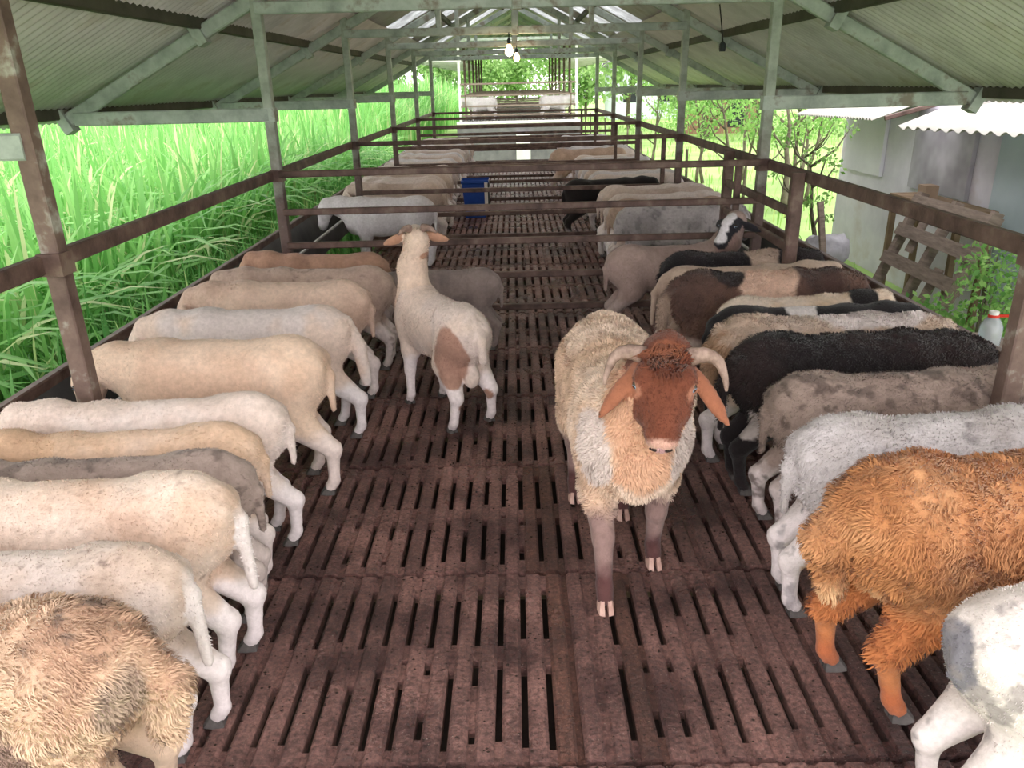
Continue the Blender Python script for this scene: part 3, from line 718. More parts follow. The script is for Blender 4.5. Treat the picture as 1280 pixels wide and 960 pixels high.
make_sheep('sheep', S(s=.84, w=.95, feed=False, col=(158, 140, 128), col2=(138, 122, 114), legs=(150, 132, 122), seed=22), (-.52, 5.66, 0), lf+.0, 'small grey sheep standing behind the cream ram that looks away')
# ---- row at the trough on the outbuilding side, near to far
make_sheep('sheep', S(s=.98, w=1.0, col=(222, 212, 198), col2=(208, 196, 182), speck=(.62, (140, 132, 126)), patch=[((-.46, .03, .56), (.06, .09, .10), (128, 126, 130))], tail=[(-.42, 0, .65), (-.46, 0, .58), (-.475, 0, .52)], seed=31, legs=(224, 214, 202)), (1.52, 1.56, 0), .12, 'pale grey-speckled sheep beside the orange sheep, outbuilding side')
make_sheep('sheep', S(s=1.12, w=1.12, fat=1.12, sat=1.0, col=(182, 126, 80), col2=(200, 150, 104), wool=.013, woolf=20, fur=(28000, .027, .005), curl=30, legs=(196, 126, 76), legz=.42, foot=(190, 110, 66), furz=.2, under=(214, 176, 130), tail=[(-.42, 0, .64), (-.50, 0, .52), (-.47, 0, .36)], tailr=(.06, .06, .03), hl=(.0, .0), hr=(.10, -.02), patch=[((-.46, 0, .5), (.06, .05, .08), (134, 112, 98))], hoof='hoof_dark', seed=32), (1.49, 2.02, 0), .03, 'shaggy orange-brown sheep, the largest at the trough on the outbuilding side')
make_sheep('sheep', S(s=1.05, w=.92, col=(206, 200, 194), col2=(192, 184, 176), legs=(232, 222, 212), legz=.5, hl=(-.02, 0), hr=(-.04, 0), wool=.005, fur=(9000, .014, .004), seed=33, speck=(.66, (150, 144, 140)), patch=[((-.40, -.1, .22), (.05, .05, .04), (206, 168, 120))]), (1.47, 2.50, 0), .04, 'light grey sheep with one white hind leg next to the shaggy orange sheep')
make_sheep('sheep', S(s=1.0, w=.84, col=(168, 146, 128), col2=(148, 126, 110), legs=(226, 212, 200), legz=.30, hl=(-.03, 0), hr=(.03, 0), wool=.005, fur=(10000, .014, .004), seed=34, speck=(.56, (100, 84, 74))), (1.53, 3.02, 0), .0, 'speckled grey-brown sheep between the light grey and the black woolly sheep')
make_sheep('sheep', S(s=1.06, w=.85, fat=1.05, col=(54, 42, 40), col2=(40, 34, 34), wool=.010, woolf=26, fur=(16000, .024, .006), curl=30, legs=(40, 34, 34), tail=[(-.44, 0, .64), (-.50, 0, .52), (-.50, 0, .30)], seed=35, headc=(40, 34, 34), patch=[((-.38, -.08, .34), (.07, .05, .08), (196, 184, 172))]), (1.50, 3.40, 0), .02, 'black woolly sheep with dark brown gloss at the outbuilding-side trough')
make_sheep('sheep', S(s=1.04, w=.80, col=(214, 188, 158), col2=(226, 206, 182), wool=.010, woolf=24, fur=(15000, .026, .006), curl=26, legs=(228, 216, 206), legz=.36, hr=(-.08, -.02), hl=(.02, 0), patch=[((-.44, 0, .5), (.1, .14, .2), (190, 150, 108)), ((.30, .0, .70), (.3, .1, .12), (236, 226, 214))], tailr=(.05, .045, .03), seed=36), (1.50, 3.75, 0), -.02, 'shaggy cream sheep with a tan rump and outstretched white hind leg')
make_sheep('sheep', S(s=1.0, w=.74, col=(44, 40, 42), col2=(34, 32, 34), patch=[((.02, 0, .72), (.09, .1, .08), (226, 218, 210))], legs=(40, 36, 36), headc=(38, 36, 38), seed=37), (1.52, 4.06, 0), 0, 'narrow black sheep with a small white saddle spot behind the shaggy cream one')
make_sheep('sheep', S(s=.95, w=.84, l=.85, col=(234, 216, 190), col2=(226, 196, 156), legs=(230, 218, 204), headc=(38, 34, 34), patch=[((.45, 0, .66), (.10, .2, .2), (44, 40, 40))], seed=38, wool=.004, fur=(8000, .014, .004)), (1.585, 4.38, 0), 0, 'white sheep with a black head at the outbuilding-side trough')
make_sheep('sheep', S(s=1.03, w=.94, fat=1.04, col=(120, 88, 70), col2=(100, 74, 62), wool=.008, woolf=26, fur=(14000, .020, .005), curl=26, legs=(196, 176, 158), patch=[((.10, .0, .66), (.20, .3, .22), (226, 190, 158)), ((-.14, .0, .72), (.11, .15, .10), (54, 42, 40)), ((.42, 0, .66), (.16, .2, .18), (92, 66, 56))], tailc=(176, 150, 124), tailr=(.045, .04, .03), tail=[(-.43, 0, .66), (-.51, 0, .55), (-.52, 0, .33)], headc=(70, 52, 46), seed=39), (1.47, 4.78, 0), 0, 'brown sheep with black and cream patches at the outbuilding-side trough')
make_sheep('sheep', S(s=.98, w=.80, col=(212, 186, 158), col2=(190, 162, 136), legs=(206, 184, 164), seed=40, tail=[(-.43, 0, .66), (-.50, 0, .55), (-.51, 0, .33)]), (1.43, 5.12, 0), .02, 'plain sand coloured sheep beside the brown patched sheep')
make_sheep('sheep', S(s=1.0, w=.82, col=(52, 44, 44), col2=(40, 36, 38), wool=.006, fur=(9000, .018, .005), patch=[((.24, 0, .68), (.13, .2, .2), (206, 180, 152))], legs=(60, 50, 48), headc=(44, 40, 42), seed=41), (1.53, 5.51, 0), 0, 'black woolly sheep with a tan shoulder patch near the stub post')
make_sheep('sheep', S(s=.98, w=.9, col=(176, 150, 134), col2=(160, 134, 120), legs=(180, 158, 144), seed=42, patch=[((.46, 0, .64), (.14, .2, .2), (150, 120, 106))], hs=1.12, head=((.53, .08, .90), (-.60, -.62, -.50)), nmid=(.05, .02, 0), headc=(46, 44, 48), ear=.085, eara=(-.3, .7, -.6), facep=[(.08, .05, 0, .045, (238, 234, 230)), (.14, .03, 0, .04, (238, 234, 230)), (.2, .0, 0, .05, (238, 234, 230)), (.03, .06, 0, .05, (238, 234, 230))]), (1.16, 5.88, 0), .0, 'grey-brown sheep turning its black and white blazed face back into the pen')
# ---- the big ram facing the entrance
RAM = dict(bare=.12, s=1.2, w=1.12, fat=1.06, col=(222, 200, 174), col2=(214, 184, 152), wool=.009, woolf=24, hs=1.0, hw=1.34, nr=1.14,
    fur=(30000, .022, .005), curl=22, furz=.27, furg=(TORSO, NECK, HLEG, FLEG), lay=(-.35, 0, -.7), seed=50,
    head=((.45, .06, .835), (.62, -.15, -.77)), ear=.098, earw=.72, eara=(1.0, .66, -.08), earn=(-.2, 1), eart=.010, hback=0,
    headc=(114, 63, 43), earc=(150, 94, 66), sat=.95, facep=[(.0, .045, 0, .05, (142, 84, 56)), (.245, -.05, 0, .056, (206, 164, 142)), (.262, -.045, 0, .026, (190, 150, 146)), (.10, .012, .082, .028, (172, 116, 88)), (.10, .012, -.082, .028, (172, 116, 88)), (.06, -.10, .04, .05, (206, 176, 150)), (.06, -.10, -.04, .05, (206, 176, 150))],
    patch=[((.42, .0, .62), (.16, .12, .22), (214, 170, 134)), ((.42, .14, .52), (.12, .06, .15), (212, 198, 184)), ((.42, -.14, .52), (.12, .06, .15), (212, 198, 184))],
    legs=(146, 120, 110), legz=.32, foot=(92, 60, 56), hoof='hoof_pink',
    fl=(-.06, .0), fr=(.17, .0), hl=(.24, -.05), hr=(.10, -.03), tail=[(-.42, 0, .6), (-.48, 0, .5), (-.46, 0, .4)],
    horns=lambda a: (-.03*math.sin(2.6*a)+.10*a*a, .025-.03*a, .062+.10*math.sin(a*1.75)+.04*max(0, a-.75)), nostrils=True)
RAM['fur2'] = [('forelock', 800, .05, .004, (-.2, 0, -.9), lambda V, G, i: (np.linalg.norm(V-i['B'](.025, .045), axis=1) < .055)),
    ('face_hair', 2600, .008, .003, (.3, 0, -.9), lambda V, G, i: (G == HEAD))]
make_sheep('ram', RAM, (.42, 3.03, 0), -PI/2+.03, 'big woolly cream ram with russet face and curled horns facing the entrance', h=.0085)
# ---- young ram seen from behind
make_sheep('young_ram', S(s=1.0, w=.92, col=(232, 210, 186), col2=(224, 206, 188), legs=(238, 226, 216), head=((.30, -.02, 1.04), (.9, -.32, .02)), nmid=(.05, 0, .02), nr=.86, neckc=(232, 206, 176), headc=(228, 208, 186), ear=.08, eara=(-.2, .95, -.25), earc=(190, 140, 104), scrotum=True, hback=0,
    patch=[((-.36, .12, .46), (.13, .10, .19), (178, 134, 108)), ((.2, -.06, .92), (.09, .06, .03), (196, 146, 108)), ((-.40, -.085, .20), (.05, .04, .04), (176, 132, 104)), ((-.39, .085, .18), (.05, .04, .04), (176, 132, 104))],
    fl=(-.10, .06), fr=(-.12, 0), hl=(-.02, .05), hr=(.0, -.06), tail=[(-.43, 0, .64), (-.48, -.01, .56), (-.485, -.02, .45)], tailr=(.034, .03, .025), seed=51,
    horns=lambda a: (-.03-.05*a-.02*a*a, .05+.03*a-.05*a*a, .04+.075*a), fur=(7000, .010, .0035)), (-.47, 4.46, 0), math.radians(122), 'cream young ram with raised head and brown thigh looking away down the barn', h=.0105)

# ---- sheep in the pens further back: a few bodies, shared
KIND = {'cream': dict(col=(232, 214, 194), col2=(222, 198, 172), legs=(236, 224, 212), w=.95, seed=61), 'white': dict(col=(226, 220, 212), col2=(214, 206, 198), legs=(236, 230, 224), w=.95, seed=62),
        'tan': dict(col=(204, 164, 124), col2=(190, 150, 112), legs=(216, 196, 176), w=1.0, seed=63), 'greyish': dict(col=(196, 186, 176), col2=(166, 156, 148), legs=(226, 216, 206), w=.95, seed=64, speck=(.6, (130, 124, 120))),
        'beige': dict(col=(216, 188, 158), col2=(200, 170, 140), legs=(230, 216, 200), w=.92, seed=65, hl=(-.06, 0), hr=(.05, 0)), 'black': dict(col=(42, 34, 34), col2=(34, 30, 30), legs=(44, 36, 34), foot=(200, 190, 180), headc=(36, 32, 32), w=1.0, seed=66)}
for k_ in KIND.values(): k_['sat'] = .62; k_['w'] *= .88; k_['xl'] = .55
def far_sheep(kind, x, y, rz, label, group=None, z=0, s=1.0):
    t = make_sheep('sheep', KIND[kind], (x, y, z), rz, label, group, key=kind, h=.015)
    t.scale = (s, s, s); return t
rr = random.Random(9)
far_sheep('white', -1.38, 8.55, PI-.06, 'white sheep standing alone at the grass-side trough of the second pen', s=1.06)
for i, (y, k) in enumerate([(9.95, 'beige'), (10.32, 'cream'), (10.68, 'cream'), (11.04, 'beige'), (11.42, 'cream'), (11.78, 'beige'), (12.14, 'cream')]):
    far_sheep(k, -1.40+rr.uniform(-.02, .02), y, PI+rr.uniform(-.05, .05), f'{k} sheep in the row at the grass-side trough of the third pen', 'third pen sheep on the grass side', s=1.03)
for i, (y, k) in enumerate([(7.55, 'greyish'), (7.97, 'tan'), (8.38, 'cream'), (8.78, 'beige'), (9.12, 'cream')]):
    lab = {7.55: 'light grey dirty-sided sheep next to the first partition, outbuilding side', 7.97: 'tan sheep second in the row of the second pen, outbuilding side'}.get(y, f'{k} sheep in the row of the second pen, outbuilding side')
    far_sheep(k, 1.47+rr.uniform(-.02, .02), y, rr.uniform(-.05, .05), lab, 'second pen sheep on the outbuilding side', s=1.05)
far_sheep('black', 1.10, 10.0, .1, 'black sheep with white feet standing out of the row in the third pen', s=1.02)
for i, (y, k) in enumerate([(10.45, 'cream'), (10.85, 'white'), (11.25, 'beige'), (11.65, 'white'), (12.05, 'cream')]):
    far_sheep(k, 1.48+rr.uniform(-.02, .02), y, rr.uniform(-.05, .05), f'{k} sheep in the row of the third pen, outbuilding side', 'third pen sheep on the outbuilding side', s=1.02)
far_sheep('tan', 1.15, 14.0, 0, 'tan brown sheep standing out of the row in the fourth pen', s=1.1)
for pen, y0, n in (('fourth', 13.1, 7), ('fifth', 16.3, 7)):
    for i in range(n):
        y = y0+.40*i
        k = ('cream', 'white', 'beige')[i % 3]
        far_sheep(k, -1.41+rr.uniform(-.02, .02), y, PI+rr.uniform(-.05, .05), f'{k} sheep at the grass-side trough of the {pen} pen', f'{pen} pen sheep on the grass side')
        if not (pen == 'fourth' and i in (2, 3)):
            k = ('white', 'cream', 'white')[i % 3]
            far_sheep(k, 1.49+rr.uniform(-.02, .02), y, rr.uniform(-.05, .05), f'{k} sheep at the outbuilding-side trough of the {pen} pen', f'{pen} pen sheep on the outbuilding side')

# ------------------------------------------------------------------ second barn behind, on a higher floor
Z2, Y2 = .74, 26.5; OX = .17
t = empty('barn_plinth', (OX, Y2-.3, GZ))
MB().box((0, 11, (Z2-.04-GZ)/2), (4.0, 22, Z2-.04-GZ)).build('plinth_body', 'dark_concrete', t)
MB().box((.14, -.05, (.42-GZ)/2), (.46, .12, .42-GZ)).build('pilaster', 'white_paint', t)
MB().bar((-2.0, -.03, Z2-GZ-.02), (2.0, -.03, Z2-GZ-.02), .12, .09).build('edge_strip', 'white_paint', t)
for k in range(36): MB().bar((-1.9+.108*k, 0, Z2-GZ-.025), (-1.9+.108*k, 21.8, Z2-GZ-.025), .08, .05).build('slat', 'concrete', t)
tag(t, 'raised grey plinth and slatted deck of the far barn with white pilaster', 'plinth')
for i in range(7):
    y = Y2+3.2*i
    for s_, sl in ((-1, 'tall grass'), (1, 'outbuilding')):
        o = MB().bar((OX+s_*1.88, y, Z2), (OX+s_*1.88, y, 3.25), .085, .085, (0, 1, 0)).build('far_barn_post', 'white_paint' if i == 0 else 'rusty_steel')
        if i == 0: tag(o, f'white front post of the far barn on the {sl} side', 'post')
        else: tag(o, f'dark post of the far barn on the {sl} side', 'post', f'far barn posts on the {sl} side')
    t = empty('roof_truss', (OX, y, 0))
    for s_ in (-1, 1):
        MB().bar((s_*3.4, 0, 2.62), (0, 0, 4.3), .07, .10).build('rafter', 'painted_steel', t)
        MB().bar((s_*1.8, 0, 2.62), (s_*3.35, 0, 2.62), .06, .11).build('tie_beam', 'white_paint', t)
    MB().bar((-1.9, 0, 3.2), (1.9, 0, 3.2), .06, .09).build('collar_beam', 'painted_steel', t)
    tag(t, 'roof truss of the far barn', 'truss', 'far barn trusses')
rf = empty('ceiling'); rf['kind'] = 'structure'; rf['label'] = 'corrugated roof of the far barn'
for s_ in (-1, 1):
    base = corr((0, 0, 0), (0, 4.0, 0), (s_*3.6, 0, -1.78), .18, .03, per=5); base.materials.append(M['roof_sheet'])
    for k in range(6): link('roof_sheet', base, None, rf, (OX, Y2-1.0+3.9*k, 4.42+.01*(k % 2)))
for k, (y, z) in enumerate([(Y2-.1, 1.22), (Y2-.1, .98)]):
    pass
for i in range(5):
    t = empty('pen_partition', (OX, Y2-.08+3.2*i, Z2))
    for z in (1.15, .80, .48, .2): MB().bar((-1.85, 0, z), (1.85, 0, z), .05, .055).build('rail', 'weathered_wood', t)
    for x in (-1.7, 1.7): MB().bar((x, 0, 0), (x, 0, 1.2), .05, .05, (0, 1, 0)).build('stile', 'weathered_wood', t)
    if i == 0: tag(t, 'front pen partition of the far barn above the white pilaster', 'partition')
    else: tag(t, 'pen partition further inside the far barn', 'partition', 'far barn partitions')
for i, (y, k) in enumerate([(27.0, 'white'), (27.6, 'cream'), (28.3, 'white')]):
    far_sheep(k, OX-1.20, y, PI+.1*i, f'{k} sheep in the front pen of the far barn, grass side', 'far barn sheep on the grass side', Z2)
    far_sheep(k, OX+1.22, y, -.1*i, f'{k} sheep in the front pen of the far barn, outbuilding side', 'far barn sheep on the outbuilding side', Z2)

# ------------------------------------------------------------------ tall grass
def grass(n, xr, yr, hr, wr, seed, tone, name, label, bend=1.0, pw=1.0):
    r = np.random.RandomState(seed); K_ = 6
    x = xr[0]+(xr[1]-xr[0])*r.uniform(0, 1, n)**pw; y = yr[0]+(yr[1]-yr[0])*r.uniform(0, 1, n)
    # clumps
    cx = np.round(x/.35)*.35+r.uniform(-.12, .12, n); cy = np.round(y/.4)*.4+r.uniform(-.14, .14, n)
    x, y = cx, cy
    for bx0, bx1, by0, by1 in ((4.7, 8.5, 0, 12.5), (6.7, 12.3, 57.2, 62.8), (8.5, 12.5, 40, 44)):   # houses stand here
        ok = ~((x > bx0) & (x < bx1) & (y > by0) & (y < by1)); x, y = x[ok], y[ok]
    n = len(x)
    H = r.uniform(*hr, n)*(.8+.4*vnoise(np.stack([x*.5, y*.4, x*0], 1), seed)); ang = r.uniform(0, 2*PI, n); W_ = r.uniform(*wr, n)
    bd = bend*(r.uniform(.1, 1, n)**1.3)*H*.62; dx, dy = np.cos(ang), np.sin(ang)
    sgn = np.sign(xr[0]); dx = np.where((x+dx*bd)*sgn < 2.6, sgn*np.abs(dx), dx)
    ts = np.linspace(0, 1, K_+1); rows = []
    for k, t_ in enumerate(ts):
        hz = bd*t_**2.2; zz = H*(t_-.42*bend*(bd/H)*1.3*t_**3.2)
        wd = W_*(1-.15*t_)*(1 if k < K_ else 0.05)*np.clip(.5+2*t_, .5, 1)*(1-t_**4*.8)
        c = np.stack([x+dx*hz, y+dy*hz, GZ+zz], 1); s_ = np.stack([-dy*wd/2, dx*wd/2, .15*wd], 1)
        rows += [c-s_, c+s_]
    V = np.stack(rows, 1).reshape(-1, 3); m = 2*(K_+1); b = (np.arange(n)*m)[:, None]
    Q = np.concatenate([b+np.array([2*k, 2*k+1, 2*k+3, 2*k+2]) for k in range(K_)])
    ca, cb, cc = [lin(c) for c in tone]; u_ = r.uniform(0, 1, (n, 1)); col = ca*(1-u_)+cb*u_; yl = r.uniform(0, 1, n) < .10; col[yl] = cc
    o = link(name, np_mesh(name, V, quads=Q, col=np.repeat(col, m, 0), smooth=True), 'grass'); tag(o, label, 'grass', kind='stuff')
TONE = ((112, 178, 92), (166, 220, 134), (210, 224, 166))
grass(15000, (-3.85, -11), (1.5, 24), (1.5, 2.5), (.035, .08), 1, TONE, 'tall_grass', 'tall bright green fodder grass growing beside the barn', 1.35, 1.35)
grass(14000, (-4.0, -16), (22, 70), (2.2, 3.3), (.04, .08), 2, TONE, 'distant_tall_grass', 'tall green grass field running along the far barn', 1.0, 1.2)
grass(8000, (-2.55, -4.0), (1.5, 22), (.5, 1.25), (.022, .045), 3, ((92, 156, 84), (148, 204, 116), (190, 212, 144)), 'low_weeds', 'lower green weeds in front of the tall grass', 1.2)
grass(9000, (2.6, 30), (9, 60), (.12, .4), (.015, .04), 4, ((120, 170, 80), (170, 208, 116), (200, 210, 140)), 'meadow_grass', 'short pale green meadow on the outbuilding side', 1.0)

# ------------------------------------------------------------------ leaves, trees, shrubs
def leaves(n, blobs, size, tone, seed):
    r = np.random.RandomState(seed); pk = r.randint(0, len(blobs), n); B_ = np.array(blobs, float)[pk]
    d = r.normal(0, 1, (n, 3)); d /= np.linalg.norm(d, axis=1)[:, None]; P = B_[:, :3]+d*B_[:, 3:]*(r.uniform(0, 1, (n, 1))**.45)
    a = r.normal(0, 1, (n, 3)); a[:, 2] -= .5; a /= np.linalg.norm(a, axis=1)[:, None]; b = np.cross(a, r.normal(0, 1, (n, 3))); b /= np.linalg.norm(b, axis=1)[:, None]
    L = size*r.uniform(.6, 1.3, (n, 1)); V = np.stack([P, P+a*L*.5+b*L*.28, P+a*L, P+a*L*.5-b*L*.28], 1).reshape(-1, 3)
    i = np.arange(n)[:, None]*4; ca, cb = lin(tone[0]), lin(tone[1]); u_ = r.uniform(0, 1, (n, 1))
    return np_mesh('foliage', V, quads=i+np.array([0, 1, 2, 3]), col=np.repeat(ca*(1-u_)+cb*u_, 4, 0))
def tree(x, y, h, r0, lean, seed, label, group=None, nl=700, name='slender_tree', tone=((110, 160, 80), (176, 214, 130)), spread=.6, size=.10, low=.45):
    r = random.Random(seed); t = empty(name, (x, y, GZ)); mb = MB(); pts = []; n = 7; ox = oy = 0
    for k in range(n):
        pts.append((ox, oy, h*.8*k/(n-1))); ox += lean/(n-1)+r.uniform(-.06, .06)*h*.4; oy += r.uniform(-.05, .05)*h*.4
    mb.tube(pts, [r0*(1-.75*k/(n-1)) for k in range(n)], 7); blobs = []
    for b in range(7):
        k = r.randint(2, n-1); p = Vector(pts[k]); a = r.uniform(0, 2*PI); ln = h*r.uniform(.18, .34)
        e = p+Vector((math.cos(a)*ln*.7, math.sin(a)*ln*.7, ln*.8)); m_ = (p+e)/2+Vector((math.cos(a), math.sin(a), -.3))*ln*.12
        mb.tube([p, m_, e], [r0*.42, r0*.3, r0*.12], 5)
        if e.z > h*low: blobs.append((e.x, e.y, e.z, spread*h*.2, spread*h*.2, spread*h*.16))
    blobs.append((pts[-1][0], pts[-1][1], h*.85, spread*h*.24, spread*h*.24, spread*h*.18))
    mb.build('trunk', 'bark', t, True); link('foliage', leaves(nl, blobs, size, tone, seed), 'leaf', t)
    tag(t, label, 'tree', group); return t
spots = [(4.75, 20.6, 2.9, .05), (5.0, 18.4, 2.8, .055), (5.0, 17.2, 3.0, .04), (5.1, 16.6, 2.8, .05), (5.45, 15.9, 3.1, .075), (5.75, 16.6, 2.9, .06), (6.3, 17.0, 2.9, .05), (4.7, 22.5, 3.1, .04), (5.0, 21, 3.2, .05), (6.2, 21.5, 3.1, .05), (3.9, 23, 3.2, .05), (7.2, 20.0, 3.2, .05)]
for i, (x, y, h, r0) in enumerate(spots):
    tree(x, y, h, r0, random.Random(i).uniform(-.4, .4), 100+i, 'slender grey-stemmed tree with thin foliage on the meadow beyond the rail', 'slender trees on the meadow', nl=800)
tree(4.0, 10.1, 1.9, .045, -.15, 140, 'crooked thin tree against the corner of the grey outbuilding', nl=200, size=.07, spread=.35)
tree(3.85, 10.6, 1.95, .03, -.1, 141, 'thin straight sapling between the post and the outbuilding corner', nl=120, size=.07, spread=.3)
for i, (x, y) in enumerate([(9, 38), (13, 36), (17, 40), (21, 37), (26, 42), (6.5, 46), (12, 48), (-9, 62), (-5.5, 64), (-2.5, 62), (.3, 65), (3, 62), (5.8, 65)]):
    tree(x, y, 4.6+.5*(i % 3), .14, 0, 200+i, 'round leafy tree at the far edge of the fields', 'trees at the field edge', nl=2600, name='field_tree', spread=1.6, size=.36, low=.1, tone=((130, 170, 100), (180, 212, 140)))
def shrub(loc, blobs, n, size, tone, seed, label):
    t = empty('leafy_shrub', loc); mb = MB(); r = random.Random(seed)
    for k in range(12):
        b = r.choice(blobs); mb.tube([(r.uniform(-.1, .1), r.uniform(-.1, .1), 0), (b[0]*.5, b[1]*.5, b[2]*.55), (b[0]+r.uniform(-.1, .1), b[1]+r.uniform(-.1, .1), b[2]+r.uniform(0, .15))], [.014, .01, .004], 5)
    mb.build('stem', 'bark', t); link('foliage', leaves(n, blobs, size, tone, seed), 'leaf', t); tag(t, label, 'shrub')
G2 = ((96, 150, 76), (166, 206, 122))
shrub((3.5, 5.6, GZ), [(0, 0, .95, .3, .3, .3), (.15, .25, 1.2, .25, .25, .25), (-.2, .3, .75, .3, .3, .25), (.2, -.2, .8, .3, .3, .3), (-.1, .55, .55, .3, .3, .2)], 1500, .06, G2, 300, 'bright leafy shrub beside the leaning pallet')
shrub((4.2, 6.0, GZ), [(0, 0, .85, .35, .35, .3), (.2, -.3, 1.1, .3, .3, .25), (.1, .3, .6, .3, .3, .3)], 1100, .06, G2, 301, 'leafy shrub growing against the pale blue wall panel')

# ------------------------------------------------------------------ outbuilding
t = empty('outbuilding', (5.0, 6, GZ))
MB().box((1.6, 1.25, 1.25), (3.2, 9.9, 2.5)).build('wall', 'wall_plaster', t)
zp = lambda z: z-GZ
def panel(y0, y1, z0, z1, mat):
    return MB().box((-.03, (y0+y1)/2-6, (zp(z0)+zp(z1))/2), (.05, abs(y1-y0), z1-z0)).build('wall_panel', mat, t)
panel(10.75, 11.95, .60, 1.6, 'wall_panel'); panel(8.63, 9.93, .57, 1.5, 'wall_panel_stained'); panel(5.0, 8.15, -.3, 1.6, 'wall_panel_blue')
me = corr((-.72, 6.3, zp(1.36)), (0, -2.6, .04), (.76, 0, .26), .09, .016); link('awning_sheet', me, 'awning_sheet', t)
me = corr((-.72, 3.05, zp(1.34)), (0, -5.2, .12), (.90, 0, .34), .22, .022); link('awning_sheet', me, 'awning_sheet', t)
MB().bar((-.7, 3.4, zp(1.42)), (-.02, 3.35, zp(1.60)), .05, .05).build('awning_batten', 'rusty_steel', t)
me = corr((-.1, 6.4, zp(1.82)), (0, -10.2, 0), (3.4, 0, .5), .18, .02); link('roof_sheet', me, 'awning_sheet', t)
tag(t, 'grey plastered outbuilding with pale panels and corrugated awnings', 'building')
# pallet leaning on the wall
t = empty('leaning_pallet', (3.85, 7.75, GZ)); t.rotation_euler = (0, math.radians(21), 0)
for yy in (-.68, -.02, .66): MB().box((.0, yy, .75), (.09, .075, 1.5)).build('stringer', 'weathered_wood', t)
for k, z in enumerate((.12, .42, .76, 1.08, 1.40)):
    for xx in (-.055, .055):
        if xx > 0 and k % 2: continue
        MB().box((xx, 0, z), (.02, 1.44, .13)).build('board', 'weathered_wood', t)
for yy, z in ((-.36, .5), (.32, .95)): MB().box((-.03, yy, z+.15), (.02, .14, .42)).build('cross_board', 'weathered_wood', t)
tag(t, 'weathered wooden pallet leaning against the grey outbuilding', 'pallet')
t = empty('wooden_bench', (4.62, 8.5, GZ))
MB().box((0, 0, 1.27), (.4, 1.5, .05)).build('top', 'bench_wood', t)
for yy in (-.7, .7):
    for xx in (-.16, .16): MB().box((xx, yy, .625), (.06, .06, 1.25)).build('leg', 'bench_wood', t)
MB().box((-.16, 0, 1.20), (.03, 1.4, .09)).build('apron', 'bench_wood', t)
tag(t, 'tall wooden bench behind the leaning pallet', 'bench')
t = empty('cardboard_box', (4.6, 8.75, GZ+1.295))
MB().box((0, 0, .07), (.14, .18, .14)).build('box_body', 'cardboard', t)
for s_ in (-1, 1): MB().box((.036*s_, 0, .143), (.066, .18, .006)).build('flap', 'cardboard', t)
tag(t, 'small brown cardboard box on the wooden bench', 'box')
t = empty('hose_coil', (3.75, 6.55, GZ+.34))
for k in range(3):
    MB().tube([(.0+.02*k, .16*math.cos(a), .16*math.sin(a)+.01*k) for a in np.linspace(0, 2*PI, 19)], .016, 6).build('loop', 'hose_green', t, True)
MB().box((0, 0, -.25), (.2, .4, .17)).build('stand', 'bench_wood', t)
tag(t, 'green hose coil at the foot of the pallet', 'hose')
# sacks and a board at the outbuilding corner
def sack(loc, r, rz, label):
    V = []; bm = bmesh.new(); bmesh.ops.create_icosphere(bm, subdivisions=3, radius=1)
    for v in bm.verts:
        c = v.co; e = [math.copysign(abs(q_)**.7, q_) for q_ in c]; nz = .35*(vnoise(np.array(c)*3+7*rz, 3)-.5)+.12*(vnoise(np.array(c)*8+7*rz, 4)-.5)
        v.co = Vector((e[0]*r[0], e[1]*r[1], (e[2]+1)*r[2]))*(1+float(nz))
    for f_ in bm.faces: f_.smooth = True
    me = bpy.data.meshes.new('sack'); bm.to_mesh(me); bm.free(); t = empty('white_sack', loc, rz)
    link('bag', me, 'sack', t); MB().tube([(r[0]*.75, 0, r[2]*1.35), (r[0]*1.0, .02, r[2]*1.5), (r[0]*1.2, .06, r[2]*1.2)], [.07, .03, .06], 8).build('tied_end', 'sack', t, True)
    tag(t, label, 'sack')
sack((3.55, 9.0, GZ), (.42, .36, .28), .3, 'full white sack on the ground by the outbuilding corner')
sack((3.65, 9.0, GZ+.53), (.28, .25, .16), 1.2, 'white sack lying on top of another white sack')
sack((3.2, 7.9, GZ), (.4, .34, .26), 2.1, 'white sack behind the stub post rail frame')
t = empty('leaning_board', (3.3, 8.5, GZ)); MB().bar((.22, -.08, 0), (.08, .16, 1.3), .09, .03).build('plank', 'weathered_wood', t); MB().box((.22, -.08, .012), (.12, .12, .03)).build('block', 'weathered_wood', t)
tag(t, 'grey plank leaning across the white sacks', 'plank')
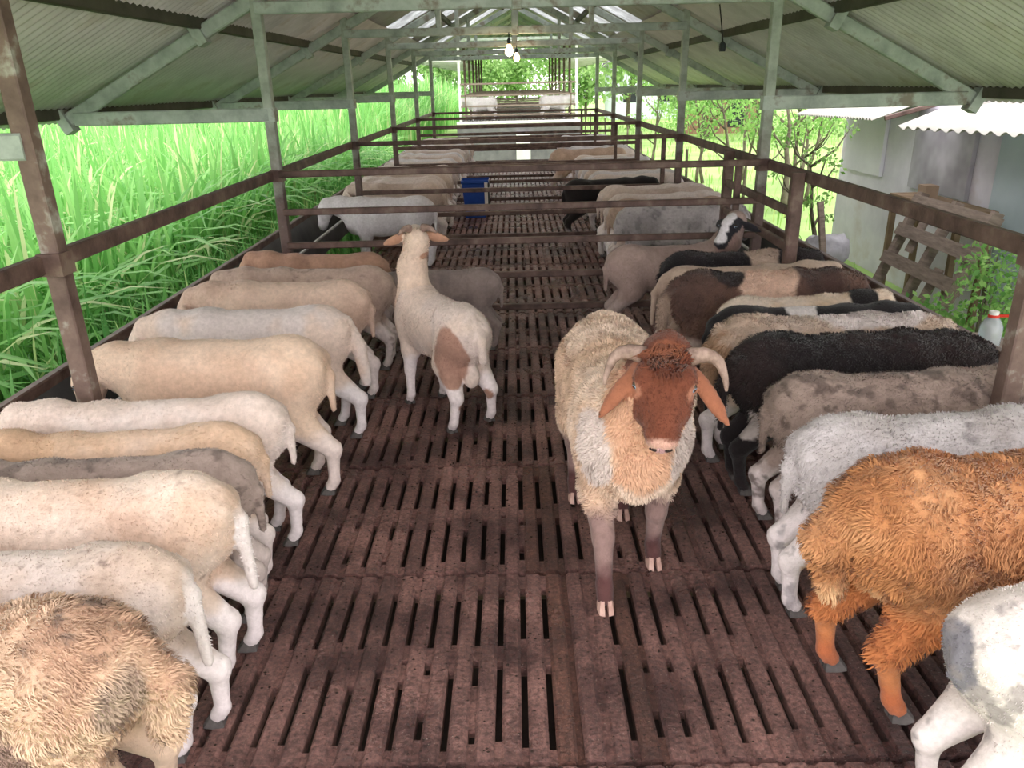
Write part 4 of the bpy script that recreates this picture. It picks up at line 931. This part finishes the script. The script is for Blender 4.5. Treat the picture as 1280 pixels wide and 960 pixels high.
# bottle standing on the ledge board outside the trough
t = empty('ledge', (2.78, 4.2, GZ)); MB().box((0, 0, 1.08), (.3, .7, .03)).build('shelf', 'weathered_wood', t)
for yy in (-.4, .4): MB().box((0, yy*.8, .535), (.2, .05, 1.07)).build('support', 'weathered_wood', t)
tag(t, 'low plank ledge outside the trough carrying a plastic bottle', 'ledge')
t = empty('plastic_bottle', (2.74, 4.26, GZ+1.095))
MB().lathe([(.07, 0), (.078, .02), (.078, .17), (.06, .21), (.028, .25), (.028, .275)], 18).build('bottle_body', 'clear_plastic', t, True)
MB().lathe([(.031, .255), (.033, .26), (.033, .285)], 14).build('cap', 'white_paint', t)
MB().lathe([(.034, .236), (.038, .24), (.038, .256), (.034, .26)], 14).build('tape', 'red_tape', t)
MB().tube([(.035, 0, .248), (.09, -.03, .255), (.15, -.06, .29)], .012, 6).build('ribbon', 'red_tape', t)
t.scale = (.78, .78, .78); tag(t, 'clear plastic bottle with a red ribbon round its neck', 'bottle')
# far houses and fence
t = empty('distant_house', (9.5, 60, GZ)); MB().box((0, 0, 1.6), (5, 5, 3.2)).build('wall', 'pale_house', t)
MB().add([(-2.8, -2.8, 3.2), (2.8, -2.8, 3.2), (2.8, 2.8, 3.2), (-2.8, 2.8, 3.2), (-2.8, 0, 4.6), (2.8, 0, 4.6)], [(0, 1, 5, 4), (2, 3, 4, 5), (0, 4, 3), (1, 2, 5), (3, 2, 1, 0)]).build('roof', 'dark_concrete', t)
for xx in (-1.3, 1.1): MB().box((xx, -2.5, 1.7), (.9, .06, 1.1)).build('window', 'dark_plastic', t)
tag(t, 'pale house far away past the end of the barn', 'house')
t = empty('brick_shed', (10.5, 42, GZ)); MB().box((0, 0, 1.3), (3.4, 3, 2.6)).build('wall', 'brick_house', t); MB().bar((-1.8, 0, 2.65), (1.8, 0, 2.65), 3.4, .08).build('roof', 'concrete', t); MB().box((.6, -1.52, 1.1), (.8, .06, 1.6)).build('door', 'dark_plastic', t)
tag(t, 'small brick shed on the far meadow', 'shed')
for i in range(10):
    o = MB().bar((3.6, 13.5+3.0*i, GZ), (3.6+random.uniform(-.05, .05), 13.5+3.0*i, GZ+1.25), .05, .05, (0, 1, 0)).build('fence_post', 'bark')
    tag(o, 'thin wooden fence post on the meadow beside the barn', 'fence post', 'meadow fence posts')
